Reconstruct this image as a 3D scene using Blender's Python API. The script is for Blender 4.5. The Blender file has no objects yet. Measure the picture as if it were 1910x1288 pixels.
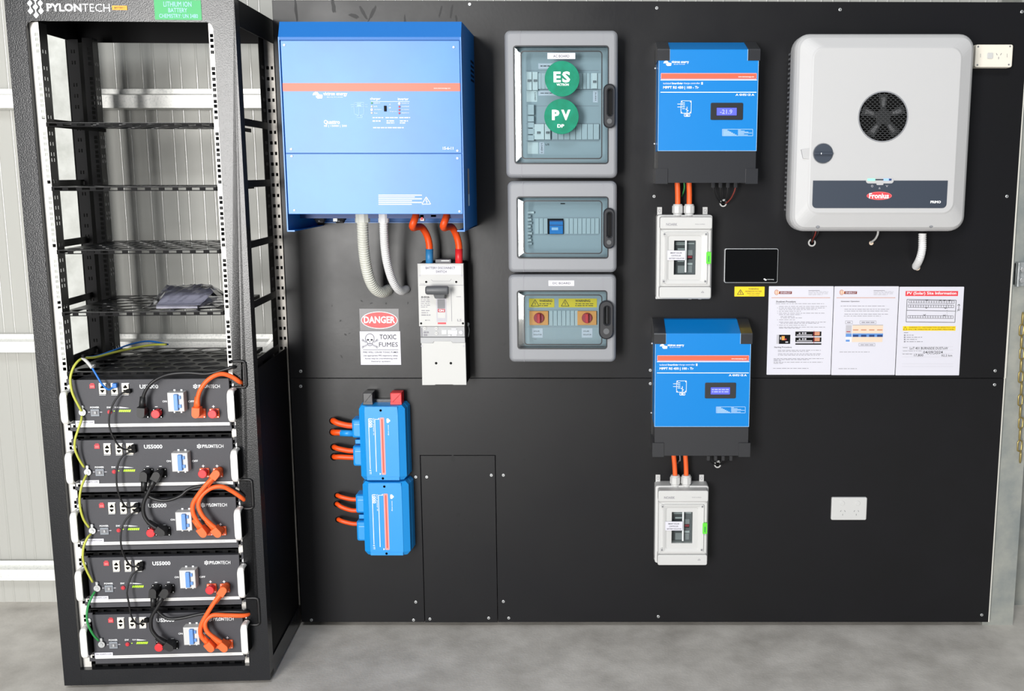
import bpy, bmesh, math, random
from mathutils import Vector, Matrix
random.seed(7)
sc = bpy.context.scene
COL = sc.collection
# ------------------------------------------------------------------ camera, world, lights, exposure
F_PX, PPX, PPY = 1955.0, 1105.0, 644.0          # focal length and principal point, in pixels of the 1910x1288 frame
PITCH = math.radians(9.41)
CAM = Vector((0.0, -3.387, 1.541))
cam_d = bpy.data.cameras.new('camera'); cam = bpy.data.objects.new('camera', cam_d); COL.objects.link(cam)
cam.location = CAM; cam.rotation_euler = (math.radians(90) - PITCH, 0, 0)
cam_d.sensor_fit = 'HORIZONTAL'; cam_d.sensor_width = 36.0
cam_d.lens = F_PX / 1910.0 * 36.0
cam_d.shift_x = (955.0 - PPX) / 1910.0; cam_d.shift_y = (PPY - 644.0) / 1910.0
cam_d.clip_start = 0.05
sc.camera = cam
w = bpy.data.worlds.new('world'); sc.world = w; w.use_nodes = True
bg = w.node_tree.nodes['Background']; bg.inputs[0].default_value = (0.86, 0.93, 1.0, 1); bg.inputs[1].default_value = 0.17
def area(name, loc, target, sx, sy, power, color, spread=180):
    d = bpy.data.lights.new(name, 'AREA'); d.shape = 'RECTANGLE'; d.size = sx; d.size_y = sy
    d.energy = power; d.color = color; d.spread = math.radians(spread)
    o = bpy.data.objects.new(name, d); COL.objects.link(o); o.location = loc
    o.rotation_euler = (Vector(target) - Vector(loc)).to_track_quat('-Z', 'Y').to_euler()
    return o
area('roller_door_daylight', (-2.55, -7.4, 1.65), (-0.4, 0, 1.1), 1.9, 3.4, 620, (1.0, 0.985, 0.96))
area('skylight_daylight', (-0.5, -5.8, 5.8), (-0.6, -0.3, 0.2), 3.0, 1.6, 190, (0.95, 0.98, 1.0))  # added overhead fill that brightens the floor, no roof opening known
vs = sc.view_settings
vs.view_transform = 'Standard'; vs.look = 'None'; vs.gamma = 1.0; vs.exposure = 0.0; vs.use_curve_mapping = False

# ------------------------------------------------------------------ materials
def lin(h):
    h = h.lstrip('#'); o = []
    for i in (0, 2, 4):
        c = int(h[i:i+2], 16) / 255.0
        o.append(c / 12.92 if c <= 0.04045 else ((c + 0.055) / 1.055) ** 2.4)
    return (o[0], o[1], o[2], 1)
MATS = {}
def mat(name, col, rough=0.5, metal=0.0, spec=0.5, col2=None, nscale=8.0, lo=0.4, hi=0.65, bump=0.0, bscale=60.0, emit=0.0, coat=0.0, stretch=None, detail=4.0, rough2=None):
    m = bpy.data.materials.new(name); m.use_nodes = True; nt = m.node_tree; b = nt.nodes['Principled BSDF']
    b.inputs['Base Color'].default_value = lin(col); b.inputs['Roughness'].default_value = rough
    b.inputs['Metallic'].default_value = metal; b.inputs['Specular IOR Level'].default_value = spec
    if coat: b.inputs['Coat Weight'].default_value = coat; b.inputs['Coat Roughness'].default_value = 0.08
    if emit: b.inputs['Emission Color'].default_value = lin(col); b.inputs['Emission Strength'].default_value = emit
    if col2 or bump:
        tc = nt.nodes.new('ShaderNodeTexCoord'); mp = nt.nodes.new('ShaderNodeMapping'); nt.links.new(tc.outputs['Object'], mp.inputs[0])
        if stretch: mp.inputs['Scale'].default_value = stretch
    if col2:
        n = nt.nodes.new('ShaderNodeTexNoise'); n.inputs['Scale'].default_value = nscale; n.inputs['Detail'].default_value = detail
        n.inputs['Roughness'].default_value = 0.6
        nt.links.new(mp.outputs[0], n.inputs['Vector'])
        r = nt.nodes.new('ShaderNodeMapRange'); r.inputs[1].default_value = lo; r.inputs[2].default_value = hi
        nt.links.new(n.outputs['Fac'], r.inputs[0])
        mx = nt.nodes.new('ShaderNodeMix'); mx.data_type = 'RGBA'; mx.inputs[6].default_value = lin(col); mx.inputs[7].default_value = lin(col2)
        nt.links.new(r.outputs[0], mx.inputs[0]); nt.links.new(mx.outputs[2], b.inputs['Base Color'])
        if rough2 is not None:
            r2 = nt.nodes.new('ShaderNodeMapRange'); r2.inputs[3].default_value = rough; r2.inputs[4].default_value = rough2
            nt.links.new(r.outputs[0], r2.inputs[0]); nt.links.new(r2.outputs[0], b.inputs['Roughness'])
    if bump:
        n2 = nt.nodes.new('ShaderNodeTexNoise'); n2.inputs['Scale'].default_value = bscale; n2.inputs['Detail'].default_value = 3
        nt.links.new(mp.outputs[0], n2.inputs['Vector'])
        bp = nt.nodes.new('ShaderNodeBump'); bp.inputs['Strength'].default_value = bump; bp.inputs['Distance'].default_value = 0.002
        nt.links.new(n2.outputs['Fac'], bp.inputs['Height']); nt.links.new(bp.outputs[0], b.inputs['Normal'])
    MATS[name] = m; return m
def thin_glass(name, tint, rough=0.03, refl=1.0):
    m = bpy.data.materials.new(name); m.use_nodes = True; nt = m.node_tree; nt.nodes.clear()
    out = nt.nodes.new('ShaderNodeOutputMaterial'); mix = nt.nodes.new('ShaderNodeMixShader')
    t = nt.nodes.new('ShaderNodeBsdfTransparent'); t.inputs[0].default_value = lin(tint)
    g = nt.nodes.new('ShaderNodeBsdfGlossy'); g.inputs['Roughness'].default_value = rough; g.inputs[0].default_value = (1, 1, 1, 1)
    f = nt.nodes.new('ShaderNodeFresnel'); f.inputs[0].default_value = 1.5
    ml = nt.nodes.new('ShaderNodeMath'); ml.operation = 'MULTIPLY'; ml.inputs[1].default_value = refl
    nt.links.new(f.outputs[0], ml.inputs[0]); nt.links.new(ml.outputs[0], mix.inputs[0])
    nt.links.new(t.outputs[0], mix.inputs[1]); nt.links.new(g.outputs[0], mix.inputs[2]); nt.links.new(mix.outputs[0], out.inputs[0])
    MATS[name] = m
mat('ply_black', '#18181b', 0.30, spec=0.3, col2='#121214', nscale=3.2, lo=0.35, hi=0.72, bump=0.04, bscale=90, detail=8, rough2=0.40)
mat('ply_scuff', '#161618', 0.42, spec=0.26)
mat('ply_edge', '#d2d0c8', 0.7)
mat('rack_black', '#1d1e21', 0.20, spec=0.36, bump=0.2, bscale=300)
mat('rack_dark', '#0c0c0e', 0.6, spec=0.15)  # darker rack paint, the shade inside the rack put into the colour
mat('post_zinc', '#a9a49d', 0.42, metal=0.2, col2='#7c7872', nscale=9)
mat('switch_slate', '#8b9199', 0.45)
mat('shelf_black', '#141517', 0.33, spec=0.3)
mat('rail_zinc', '#e2dfda', 0.38, metal=0.25)
mat('flat_black', '#09090b', 0.6, spec=0.15)
mat('unit_black', '#424247', 0.55, spec=0.4, bump=0.1, bscale=300)
mat('void', '#030303', 0.9, spec=0.1)
mat('rubber', '#141416', 0.45)
mat('zinc', '#c4c8c9', 0.4, metal=0.5, col2='#8f9698', nscale=60, lo=0.35, hi=0.7)
mat('galv', '#f0f0ec', 0.42, metal=0.2, col2='#c2c6c4', nscale=150, lo=0.5, hi=0.8)
mat('galv_col', '#a9aaa3', 0.5, metal=0.25, col2='#7f8788', nscale=7, lo=0.35, hi=0.7, detail=8)
mat('galv_pale', '#c2c4c0', 0.55, metal=0.1, col2='#acaea9', nscale=14)
mat('iron_sheet', '#b0b0ab', 0.5, spec=0.25)
mat('iron_rib', '#b0b0ab', 0.16, spec=0.6)
mat('concrete', '#e0dbd4', 0.6, spec=0.3, col2='#b3aea7', nscale=5.2, lo=0.34, hi=0.72, bump=0.25, bscale=120, detail=12)
mat('crack', '#4a4843', 0.9)
mat('screw_steel', '#c9cbcc', 0.3, metal=0.6)
mat('chain_brass', '#b5a36a', 0.35, metal=0.8)
mat('inverter_blue', '#2f7fd0', 0.36, spec=0.5, col2='#2b76c4', nscale=4)  # paler copy of the case blue, front sheen put into the colour
mat('blue', '#0866b4', 0.45, spec=0.4)
mat('blue_deep', '#123a78', 0.5)
mat('mppt_blue', '#007dcc', 0.42, spec=0.3)
mat('lynx_blue', '#1d92e0', 0.40)
mat('sleeve_blue', '#2f7fb8', 0.45)
mat('white', '#c8c8c7', 0.45)
mat('print_white', '#f6f8fa', 0.6)
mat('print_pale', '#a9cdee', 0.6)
mat('stripe_orange', '#ee6044', 0.42)
mat('stripe_pink', '#f59a94', 0.5)
mat('stripe_red', '#e8503e', 0.5)
mat('paper', '#d6d5df', 0.5)
mat('print_black', '#26262a', 0.6)
mat('print_grey', '#8a8890', 0.6)
mat('print_light', '#b9b7be', 0.6)
mat('red', '#e02a30', 0.4)
mat('print_red', '#e0404a', 0.5)
mat('dark_red', '#b03040', 0.5)
mat('orange', '#f0500f', 0.45)
mat('orange_plug', '#f4652a', 0.5)
mat('orange_sw', '#f2a04c', 0.5)
mat('brown_orange', '#c98a6a', 0.6)
mat('tan', '#e2cdb8', 0.6)
mat('yellow', '#f2cf12', 0.5)
mat('tag_orange', '#f0a51c', 0.5)
mat('green_label', '#35a862', 0.5)
mat('green_disc', '#007c5e', 0.5, spec=0.2, col2='#038c6e', nscale=25)
mat('green_latch', '#62d63c', 0.4)
mat('led_green', '#a8e020', 0.4, emit=0.5)
mat('led_mint', '#7df0b0', 0.4, emit=1.0)
mat('led_blue', '#7da0ff', 0.4, emit=1.0)
mat('lcd', '#4a52f0', 0.4, emit=0.75)
mat('lcd_pale', '#8f96ff', 0.4, emit=0.75)
mat('enclosure', '#8b8d92', 0.42)
mat('enclosure_in', '#a4aeb4', 0.5)
mat('module', '#bcc5c9', 0.5)
mat('module_lt', '#dde2e2', 0.5)
mat('handle_black', '#2a2b2f', 0.28, coat=0.3)
mat('switch_grey', '#c4c4c2', 0.5)
mat('mid_grey', '#aaabad', 0.45)
mat('t_handle', '#55575a', 0.45)
mat('glossy_black', '#050506', 0.08, spec=0.5)
mat('bezel', '#b7b9bb', 0.35, metal=0.4)
mat('inverter_white', '#c0c0c1', 0.45)
mat('navy', '#343d4b', 0.5)
mat('fan_dark', '#2a2b2c', 0.3)
mat('fan_blade', '#77787a', 0.3)
mat('grille', '#47484a', 0.4)
mat('conduit', '#d4d5cc', 0.5)
mat('conduit_white', '#e3e3e4', 0.5)
mat('earth_yellow', '#bdc050', 0.45)
mat('earth_green', '#2f8f4a', 0.45)
mat('net_blue', '#1f6fc4', 0.4)
mat('toggle_blue', '#5f8fd0', 0.4)
mat('copper_red', '#7a2a20', 0.5)
mat('port_beige', '#e9e3d6', 0.5)
mat('alu', '#e8e7e4', 0.35, metal=0.15)
mat('clip_grey', '#77787c', 0.5)
thin_glass('door_glass', '#dbe8ec', 0.03, 1.0)
thin_glass('clear_cover', '#e8ecec', 0.05, 0.7)
thin_glass('plastic_film', '#f4f4fa', 0.2, 1.6)

# ------------------------------------------------------------------ frames: a vertical reference plane each (wall, rack front)
class Frame:
    def __init__(s, X, Y, deg):
        s.o = Vector((X, Y, 0)); s.a = math.radians(deg); s.c, s.s = math.cos(s.a), math.sin(s.a)
    def W(s, px, py, d=0.0):
        x = (px - PPX) / F_PX; y = -(py - PPY) / F_PX
        r = (x, math.cos(PITCH) + y * math.sin(PITCH), -math.sin(PITCH) + y * math.cos(PITCH))
        ox, oy = CAM.x - s.o.x, CAM.y - s.o.y
        lx, ly = s.c * ox + s.s * oy, -s.s * ox + s.c * oy
        dx, dy = s.c * r[0] + s.s * r[1], -s.s * r[0] + s.c * r[1]
        t = (-d - ly) / dy
        return lx + dx * t, CAM.z + r[2] * t
    def P(s, px, py, d=0.0):
        x, z = s.W(px, py, d); return (x, -d, z)
    def R(s, x0, y0, x1, y1, d=0.0):
        xm, ym = (x0 + x1) / 2, (y0 + y1) / 2
        a = s.W(x0, ym, d)[0]; b = s.W(x1, ym, d)[0]; t = s.W(xm, y0, d)[1]; u = s.W(xm, y1, d)[1]
        return a, b, u, t
    def mtx(s, p):
        w = Vector((s.o.x + s.c * p[0] - s.s * p[1], s.o.y + s.s * p[0] + s.c * p[1], p[2]))
        return Matrix.Translation(w) @ Matrix.Rotation(s.a, 4, 'Z')
BF = Frame(0, 0, 0)
RF = Frame(-0.982, -0.400, 3.3)

# ------------------------------------------------------------------ mesh builder
def rrect(x0, x1, z0, z1, r=0.0, seg=4):
    r = min(r, (x1 - x0) / 2 - 1e-5, (z1 - z0) / 2 - 1e-5)
    if r <= 0: return [(x0, z0), (x1, z0), (x1, z1), (x0, z1)]
    o = []
    for cx, cz, a0 in ((x1 - r, z0 + r, -90), (x1 - r, z1 - r, 0), (x0 + r, z1 - r, 90), (x0 + r, z0 + r, 180)):
        for k in range(seg + 1):
            a = math.radians(a0 + 90 * k / seg); o.append((cx + r * math.cos(a), cz + r * math.sin(a)))
    return o
def ell(cx, cz, rx, rz, n=28):
    return [(cx + rx * math.cos(2 * math.pi * k / n), cz + rz * math.sin(2 * math.pi * k / n)) for k in range(n)]
def inset(pts, d):
    n = len(pts); o = []
    ar = sum(pts[i][0] * pts[(i+1) % n][1] - pts[(i+1) % n][0] * pts[i][1] for i in range(n))
    sg = 1 if ar > 0 else -1
    for i in range(n):
        p0, p, p1 = Vector(pts[i-1]), Vector(pts[i]), Vector(pts[(i+1) % n])
        a = (p - p0); b = (p1 - p)
        if a.length < 1e-9 or b.length < 1e-9: o.append(tuple(p)); continue
        a.normalize(); b.normalize()
        na = Vector((-a.y, a.x)) * sg; nb = Vector((-b.y, b.x)) * sg
        m = na + nb
        if m.length < 1e-6: m = na
        m.normalize(); k = d / max(0.35, m.dot(na)); o.append((p.x + m.x * k, p.y + m.y * k))
    return o
def smooth_path(pts, n=6):
    P = [Vector(p) for p in pts]
    if len(P) < 3: return P
    out = []; Q = [P[0] * 2 - P[1]] + P + [P[-1] * 2 - P[-2]]
    for i in range(1, len(Q) - 2):
        p0, p1, p2, p3 = Q[i-1], Q[i], Q[i+1], Q[i+2]
        for k in range(n):
            t = k / n
            out.append(0.5 * ((2 * p1) + (-p0 + p2) * t + (2 * p0 - 5 * p1 + 4 * p2 - p3) * t * t + (-p0 + 3 * p1 - 3 * p2 + p3) * t ** 3))
    out.append(P[-1]); return out
TXT = {}
def text_geo(s, bold):
    k = (s, bold)
    if k in TXT: return TXT[k]
    cu = bpy.data.curves.new('t', 'FONT'); cu.body = s; cu.size = 1.0; cu.resolution_u = 2; cu.offset = bold
    o = bpy.data.objects.new('t', cu); COL.objects.link(o)
    dg = bpy.context.evaluated_depsgraph_get(); me = bpy.data.meshes.new_from_object(o.evaluated_get(dg))
    v = [(q.co.x, q.co.y) for q in me.vertices]; f = [tuple(p.vertices) for p in me.polygons]
    bpy.data.objects.remove(o); bpy.data.curves.remove(cu); bpy.data.meshes.remove(me)
    if not v: v = [(0, 0)]
    bb = (min(q[0] for q in v), max(q[0] for q in v), min(q[1] for q in v), max(q[1] for q in v))
    TXT[k] = (v, f, bb); return TXT[k]
class MB:
    def __init__(s, m=None): s.v = []; s.f = []; s.m = []; s.sm = []; s.ms = []; s.cur = 0; s.free = []; (s.M(m) if m else None)
    def M(s, m):
        if m not in s.ms: s.ms.append(m)
        s.cur = s.ms.index(m); return s
    def face(s, idx, sm=False): s.f.append(tuple(idx)); s.m.append(s.cur); s.sm.append(sm)
    def poly(s, pts, sm=False):
        b = len(s.v); s.v += [tuple(p) for p in pts]; s.face(range(b, b + len(pts)), sm)
    def loft(s, loops, closed=False, cap0=True, cap1=True, sm=False):
        n = len(loops[0]); b = len(s.v)
        for L in loops: s.v += [tuple(p) for p in L]
        K = len(loops); R = K if closed else K - 1
        for i in range(R):
            a, c = b + i * n, b + ((i + 1) % K) * n
            for j in range(n):
                j2 = (j + 1) % n; s.face((a + j, a + j2, c + j2, c + j), sm)
        if not closed:
            if cap0: s.face(range(b, b + n))
            if cap1: s.face(range(b + (K - 1) * n, b + K * n))
        return s
    def prism(s, pts, y0, y1, ch=0.0):
        """outline in x,z from y0 (back) to y1 (front, more negative) with a chamfer ch at the front"""
        L = [[(p[0], y0, p[1]) for p in pts]]
        if ch:
            sg = 1 if y1 < y0 else -1
            L.append([(p[0], y1 + sg * ch, p[1]) for p in pts])
            q = inset(pts, ch * 0.3); L.append([(p[0], y1 + sg * ch * 0.3, p[1]) for p in q])
            q = inset(pts, ch); L.append([(p[0], y1, p[1]) for p in q])
        else: L.append([(p[0], y1, p[1]) for p in pts])
        return s.loft(L)
    def slab(s, x0, x1, z0, z1, y0, y1, r=0.0, ch=0.0, seg=4): return s.prism(rrect(x0, x1, z0, z1, r, seg), y0, y1, ch)
    def box(s, x0, x1, y0, y1, z0, z1): return s.slab(x0, x1, z0, z1, max(y0, y1), min(y0, y1))
    def ring(s, out, inn, y0, y1, ch=0.0):
        L = [[(p[0], y0, p[1]) for p in out], [(p[0], y1 + ch, p[1]) for p in out]]
        if ch: L.append([(p[0], y1, p[1]) for p in inset(out, ch)]); L.append([(p[0], y1, p[1]) for p in inset(inn, -ch)]); L.append([(p[0], y1 + ch, p[1]) for p in inn])
        else: L.append([(p[0], y1, p[1]) for p in inn])
        L.append([(p[0], y0, p[1]) for p in inn])
        return s.loft(L, closed=True)
    def quad(s, x0, x1, z0, z1, y): s.poly([(x0, y, z0), (x1, y, z0), (x1, y, z1), (x0, y, z1)]); return s
    def flat(s, pts, y): s.poly([(p[0], y, p[1]) for p in pts]); return s
    def tube(s, pts, r, seg=10, sm=True, n=6, raw=False, rf=None, squash=None):
        P = [Vector(p) for p in pts] if raw else smooth_path(pts, n)
        up = Vector((0.12, 0.2, 1)).normalized(); L = []; K = len(P); T0 = None
        for i, p in enumerate(P):
            t = (P[min(i + 1, K - 1)] - P[max(i - 1, 0)]).normalized()
            if T0 is None:
                a = up if abs(t.dot(up)) < 0.9 else Vector((1, 0.1, 0)); u = (a - t * a.dot(t)).normalized()
            else: u = (u - t * u.dot(t)).normalized()
            T0 = t; v = t.cross(u)
            q = rf(i, K) if rf else r
            L.append([tuple(p + (u * math.cos(2 * math.pi * k / seg) + v * math.sin(2 * math.pi * k / seg)) * q) for k in range(seg)])
        return s.loft(L, sm=sm)
    def cyl(s, p0, p1, r, r1=None, seg=20, sm=True):
        r1 = r if r1 is None else r1
        return s.tube([p0, p1], r, seg, sm, raw=True, rf=lambda i, K: r if i == 0 else r1)
    def disc(s, x, z, r, y0, y1, seg=24, ch=0.0, rz=None): return s.prism(ell(x, z, r, rz or r, seg), y0, y1, ch)
    def text(s, t, x0, x1, z0, z1, y, bold=0.0, mode='fit', rot=0, shear=0.0):
        v, f, bb = text_geo(t, bold); w = bb[1] - bb[0]; h = bb[3] - bb[2]
        b = len(s.v)
        for q in v:
            u, k = (q[0] - bb[0]) / w, (q[1] - bb[2]) / h
            if rot: s.v.append((x0 + k * (x1 - x0), y, z1 - u * (z1 - z0)))
            else: s.v.append((x0 + u * (x1 - x0) + shear * k * (z1 - z0), y, z0 + k * (z1 - z0)))
        for p in f: s.face([b + i for i in p])
        return s
    # pixel-measured helpers: sizes read off the photograph on a plane at depth d in front of the frame
    def pquad(s, F, x0, y0, x1, y1, d): return s.quad(*F.R(x0, y0, x1, y1, d), -d)
    def pslab(s, F, x0, y0, x1, y1, d0, d1, r=0.0, ch=0.0, seg=4): return s.slab(*F.R(x0, y0, x1, y1, d1), -d0, -d1, r, ch, seg)
    def ptext(s, F, t, x0, y0, x1, y1, d, bold=0.0, rot=0, shear=0.0): return s.text(t, *F.R(x0, y0, x1, y1, d), -d, bold, 'fit', rot, shear)
    def pline(s, F, pts, wpx, d):
        for (a, b) in zip(pts, pts[1:]):
            dx, dy = b[0] - a[0], b[1] - a[1]; L = math.hypot(dx, dy) or 1; nx, ny = -dy / L * wpx / 2, dx / L * wpx / 2
            s.poly([F.P(a[0] + nx, a[1] + ny, d), F.P(b[0] + nx, b[1] + ny, d), F.P(b[0] - nx, b[1] - ny, d), F.P(a[0] - nx, a[1] - ny, d)])
        return s
    def pwords(s, F, x0, y0, x1, y1, d, rows, seed=1, frac=0.5, gap=True):
        rr = random.Random(seed); h = (y1 - y0) / rows
        for k in range(rows):
            x = x0; yy = y0 + k * h; end = x1 - (rr.random() * 0.35 * (x1 - x0) if k % 2 else 0)
            while x < end - 1:
                wd = min(end - x, rr.uniform(2.5, 9) if gap else end - x); s.pquad(F, x, yy + h * (1 - frac) / 2, x + wd, yy + h * (1 + frac) / 2, d); x += wd + 1.4
        return s
    def mesh(s, name, off):
        me = bpy.data.meshes.new(name); ox, oy, oz = off
        me.from_pydata([(a - ox, b - oy, c - oz) for a, b, c in s.v], [], s.f)
        for m in s.ms: me.materials.append(MATS[m])
        me.polygons.foreach_set('material_index', s.m); me.polygons.foreach_set('use_smooth', s.sm)
        bm = bmesh.new(); bm.from_mesh(me); bmesh.ops.recalc_face_normals(bm, faces=bm.faces); bm.to_mesh(me); bm.free()
        me.update(); return me
class Thing:
    def __init__(s, name, label, cat, F, o, group=None, kind=None):
        s.F = F; s.o = Vector(o); s.e = bpy.data.objects.new(name, None); COL.objects.link(s.e); s.e.matrix_world = F.mtx(o)
        s.e.empty_display_size = 0.05
        if label: s.e['label'] = label
        if cat: s.e['category'] = cat
        if group: s.e['group'] = group
        if kind: s.e['kind'] = kind
        s.mo = s.o
    def part(s, name, mb, parent=None, label=None, kind=None):
        ob = bpy.data.objects.new(name, mb.mesh(name, s.mo)); COL.objects.link(ob); ob.parent = parent or s.e
        if label: ob['label'] = label
        if kind: ob['kind'] = kind
        return ob
    def sub(s, name, me, parent=None, loc=(0, 0, 0)):
        ob = bpy.data.objects.new(name, me); COL.objects.link(ob); ob.parent = parent or s.e; ob.location = loc; return ob
    def dup(s, dx, dz, label, group=None, dy=0):
        n = Thing.__new__(Thing); n.F = s.F; n.o = s.o + Vector((dx, dy, dz)); n.mo = s.mo
        def rec(o, par):
            c = o.copy(); COL.objects.link(c)
            if par: c.parent = par
            for ch in list(o.children): rec(ch, c)
            return c
        n.e = rec(s.e, None); n.e.matrix_world = s.F.mtx(n.o); n.e['label'] = label
        if group: n.e['group'] = group
        return n
def solo(name, mb, label, cat, F, o, group=None, kind=None):
    ob = bpy.data.objects.new(name, mb.mesh(name, Vector(o))); COL.objects.link(ob); ob.matrix_world = F.mtx(o)
    if label: ob['label'] = label
    if cat: ob['category'] = cat
    if group: ob['group'] = group
    if kind: ob['kind'] = kind
    return ob
def struct(name, mb, F=BF, o=(0, 0, 0)): return solo(name, mb, None, None, F, o, kind='structure')
def kid(parent, name, mb, kind=None):
    ob = bpy.data.objects.new(name, mb.mesh(name, (0, 0, 0))); COL.objects.link(ob); ob.parent = parent
    if kind: ob['kind'] = kind
    return ob
# ================================================================== STRUCTURE
WY = 0.212                                        # corrugated wall plane behind the board
m = MB('concrete'); m.poly([(-5, 0.6, 0), (4.5, 0.6, 0), (4.5, -8.5, 0), (-5, -8.5, 0)])
floor = struct('floor', m)
m = MB('crack')
for a, b in (((-1.60, -0.45), (-1.69, -0.66)), ((-1.69, -0.66), (-1.86, -0.93)), ((-1.86, -0.93), (-2.05, -1.2))):
    m.poly([(a[0], a[1], .0008), (a[0] + .006, a[1], .0008), (b[0] + .006, b[1], .0008), (b[0], b[1], .0008)])
kid(floor, 'crack', m)
# corrugated wall
m = MB('iron_sheet'); prof = []; x = -5.0; per = 0.0905
while x < 4.6:
    for xo in (0, .0530): prof += [(x + xo + .0045 - .0045 * math.cos(a), .006 - .0016 * math.sin(a)) for a in [math.pi * i / 8 for i in range(9)]]
    x += per
b = len(m.v)
for (px_, py_) in prof:
    m.v.append((px_, WY + py_, 0.0)); m.v.append((px_, WY + py_, 4.2))
for i in range(len(prof) - 1): m.M('iron_sheet' if i % 9 == 8 else 'iron_rib'); m.face((b + 2*i, b + 2*i + 2, b + 2*i + 3, b + 2*i + 1), i % 9 != 8)
struct('wall_back', m)
XR_ = 1.3555
def girt(n, z0, z1, mt='galv'):
    q = MB(mt); yb = WY - .012; yf = WY - .045
    pr = [(yb, z1 + .022), (yb - .002, z1 + .022), (yb - .002, z1 + .006), (yf, z1), (yf, z0), (yb, z0 - .004)]
    L = [[(xx, a, c) for a, c in pr] for xx in (-5.0, XR_ - .3)]; q.loft(L); return struct('trim_%d' % n, q)
for n, (ya, yb) in enumerate(((177, 201), (637, 657), (1062, 1082))):
    girt(n + 1, BF.W(100, yb, -WY + .045)[1], BF.W(100, ya, -WY + .045)[1])
# galvanised C column seen through the rack
xr = BF.W(131, 200, 0.0)[0]; xl = xr - 0.105
m = MB('galv_pale')
m.box(xl, xr, .0, .003, 0, 4.2); m.box(xl, xl + .003, .003, .18, 0, 4.2)
m.M('rack_dark'); m.box(xr - .003, xr, .004, .18, 0, 4.2); m.box(xl, xr, .177, .18, 0, 4.2)  # right and back faces coloured black, painting the column's shaded side
solo('steel_column', m, 'pale galvanised steel column seen through the left side of the open rack', 'column', BF, (xl, 0, 0), kind='structure')
# column carrying the right edge of the board
XR = 1.3555
m = MB('galv_col'); m.box(XR - .012, XR + .094, .0215, .19, 0, 4.2)
solo('steel_column', m, 'mottled grey galvanised steel column along the right edge of the black board', 'column', BF, (XR, .02, 0), kind='structure')
m = MB('galv_col'); m.box(1.56, 1.95, .165, .205, 0, 4.2); m.box(1.46, 1.559, .19, .2, 0, 4.2); m.box(1.56, 1.9, .13, .16, 0, .012)
solo('steel_post', m, 'grey steel door post at the far right edge behind the chain', 'post', BF, (1.6, .17, 0), kind='structure')
# door stop bracket + chain on the far right
t = Thing('wall_bracket', 'small zinc bracket with bolts on the right column, above the chain', 'bracket', BF, BF.P(1903, 512))
z0, z1 = BF.W(1903, 534)[1], BF.W(1903, 489)[1]; xb = BF.W(1896, 512)[0]
m = MB('zinc'); m.slab(xb, xb + .045, z0, z1, .021, .010, .004, .001); m.slab(xb, xb + .006, z0, z1, .021, -.012, 0, .001); t.part('plate', m)
for zz in (.25, .7):
    m = MB('screw_steel'); m.disc(xb + .022, z0 + (z1 - z0) * zz, .009, .010, .003, 6, .001); t.part('bolt', m)
t = Thing('chain', 'brass coloured steel chain hanging beside the right column', 'chain', BF, (1.432, -.004, .6))
zt = BF.W(1900, 582)[1]; zb = BF.W(1903, 862)[1]; n = 13; Lk = .034; st = (zt - zb) / n
for k in range(n):
    zc = zt - st * (k + .5); xc = BF.W(1905 - (k / n) * 4 + (1.5 if k % 3 == 0 else 0), 590 + 21 * k)[0]; m = MB('chain_brass')
    ang = math.radians(20 if k % 2 else 75); h = Lk / 2 - .007
    pts = []
    for q in range(20):
        a = 2 * math.pi * q / 20; u = .0085 * math.cos(a); v = .0085 * math.sin(a) + (h if math.sin(a) >= 0 else -h)
        pts.append((xc + u * math.cos(ang), -.004 + u * math.sin(ang), zc + v))
    P = [Vector(p) for p in pts]; L = []
    c = Vector((xc, -.004, zc))
    for i, p in enumerate(P):
        tt = (P[(i + 1) % 20] - P[i - 1]).normalized(); nn = Vector((-math.sin(ang), math.cos(ang), 0)); bb = tt.cross(nn)
        L.append([tuple(p + (nn * math.cos(w_) + bb * math.sin(w_)) * .0028) for w_ in [2 * math.pi * g / 6 for g in range(6)]])
    m.loft(L, closed=True, sm=True); t.part('chain_link', m)

# ================================================================== BACKING BOARD
XL = -0.9957; ZT = 2.066; ZS = 0.8705; ZB = 0.020
t = Thing('backing_board', 'large black painted plywood board carrying all the wall equipment', 'board', BF, (0, 0, ZB))
g = .0009
def cheek(m, x): m.M('ply_edge'); m.box(x - .0005, x + .0012, .001, .017, 0, 0)
m = MB('ply_black'); m.prism([(XL, ZS + g), (XR, ZS + g), (XR + .003, ZT - .006), (XL, ZT)], .018, 0, .0008); t.part('panel', m)
ax0, ax1, az1 = BF.W(788, 1000)[0], BF.W(926, 1000)[0], BF.W(850, 849)[1]
m = MB('ply_black'); m.prism([(XL, ZB), (ax0 - g, ZB), (ax0 - g, az1 + g), (ax1 + g, az1 + g), (ax1 + g, ZB), (XR, ZB), (XR, ZS - g), (XL, ZS - g)], .018, 0, .0008); t.part('panel', m)
m = MB('ply_black'); m.slab(ax0 + g, ax1 - g, ZB - .001, az1 - g, .018, 0, 0, .0008); t.part('access_panel', m, label='loose rectangular access panel cut into the lower board')
m = MB('ply_edge'); m.box(XR + .0002, XR + .0042, .001, .018, ZB, ZS); m.box(XR + .0005, XR + .0062, .001, .018, ZS, ZT - .01); t.part('raw_edge', m, label='pale unpainted plywood edge')
SC = [(561,692),(561,720),(876,8),(1225,15),(1567,18),(1906,22),(1220,366),(1213,690),(1213,715),(1228,1149),(1831,1146),(1878,366),
      (1856,691),(1855,717),(775.6,889),(796,889),(916.5,885.6),(939,885.6),(775.6,1122),(771.5,1155.5),(802,1153.6),(911.6,1151.8),(949,1151.8),(939,1121),(581,1155.5)]
sm = MB('screw_steel'); sm.disc(0, 0, .0052, 0, -.0022, 10, .001); sm.M('flat_black'); sm.quad(-.003, .003, -.0005, .0005, -.0024); sm.quad(-.0005, .0005, -.003, .003, -.00245)
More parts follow.
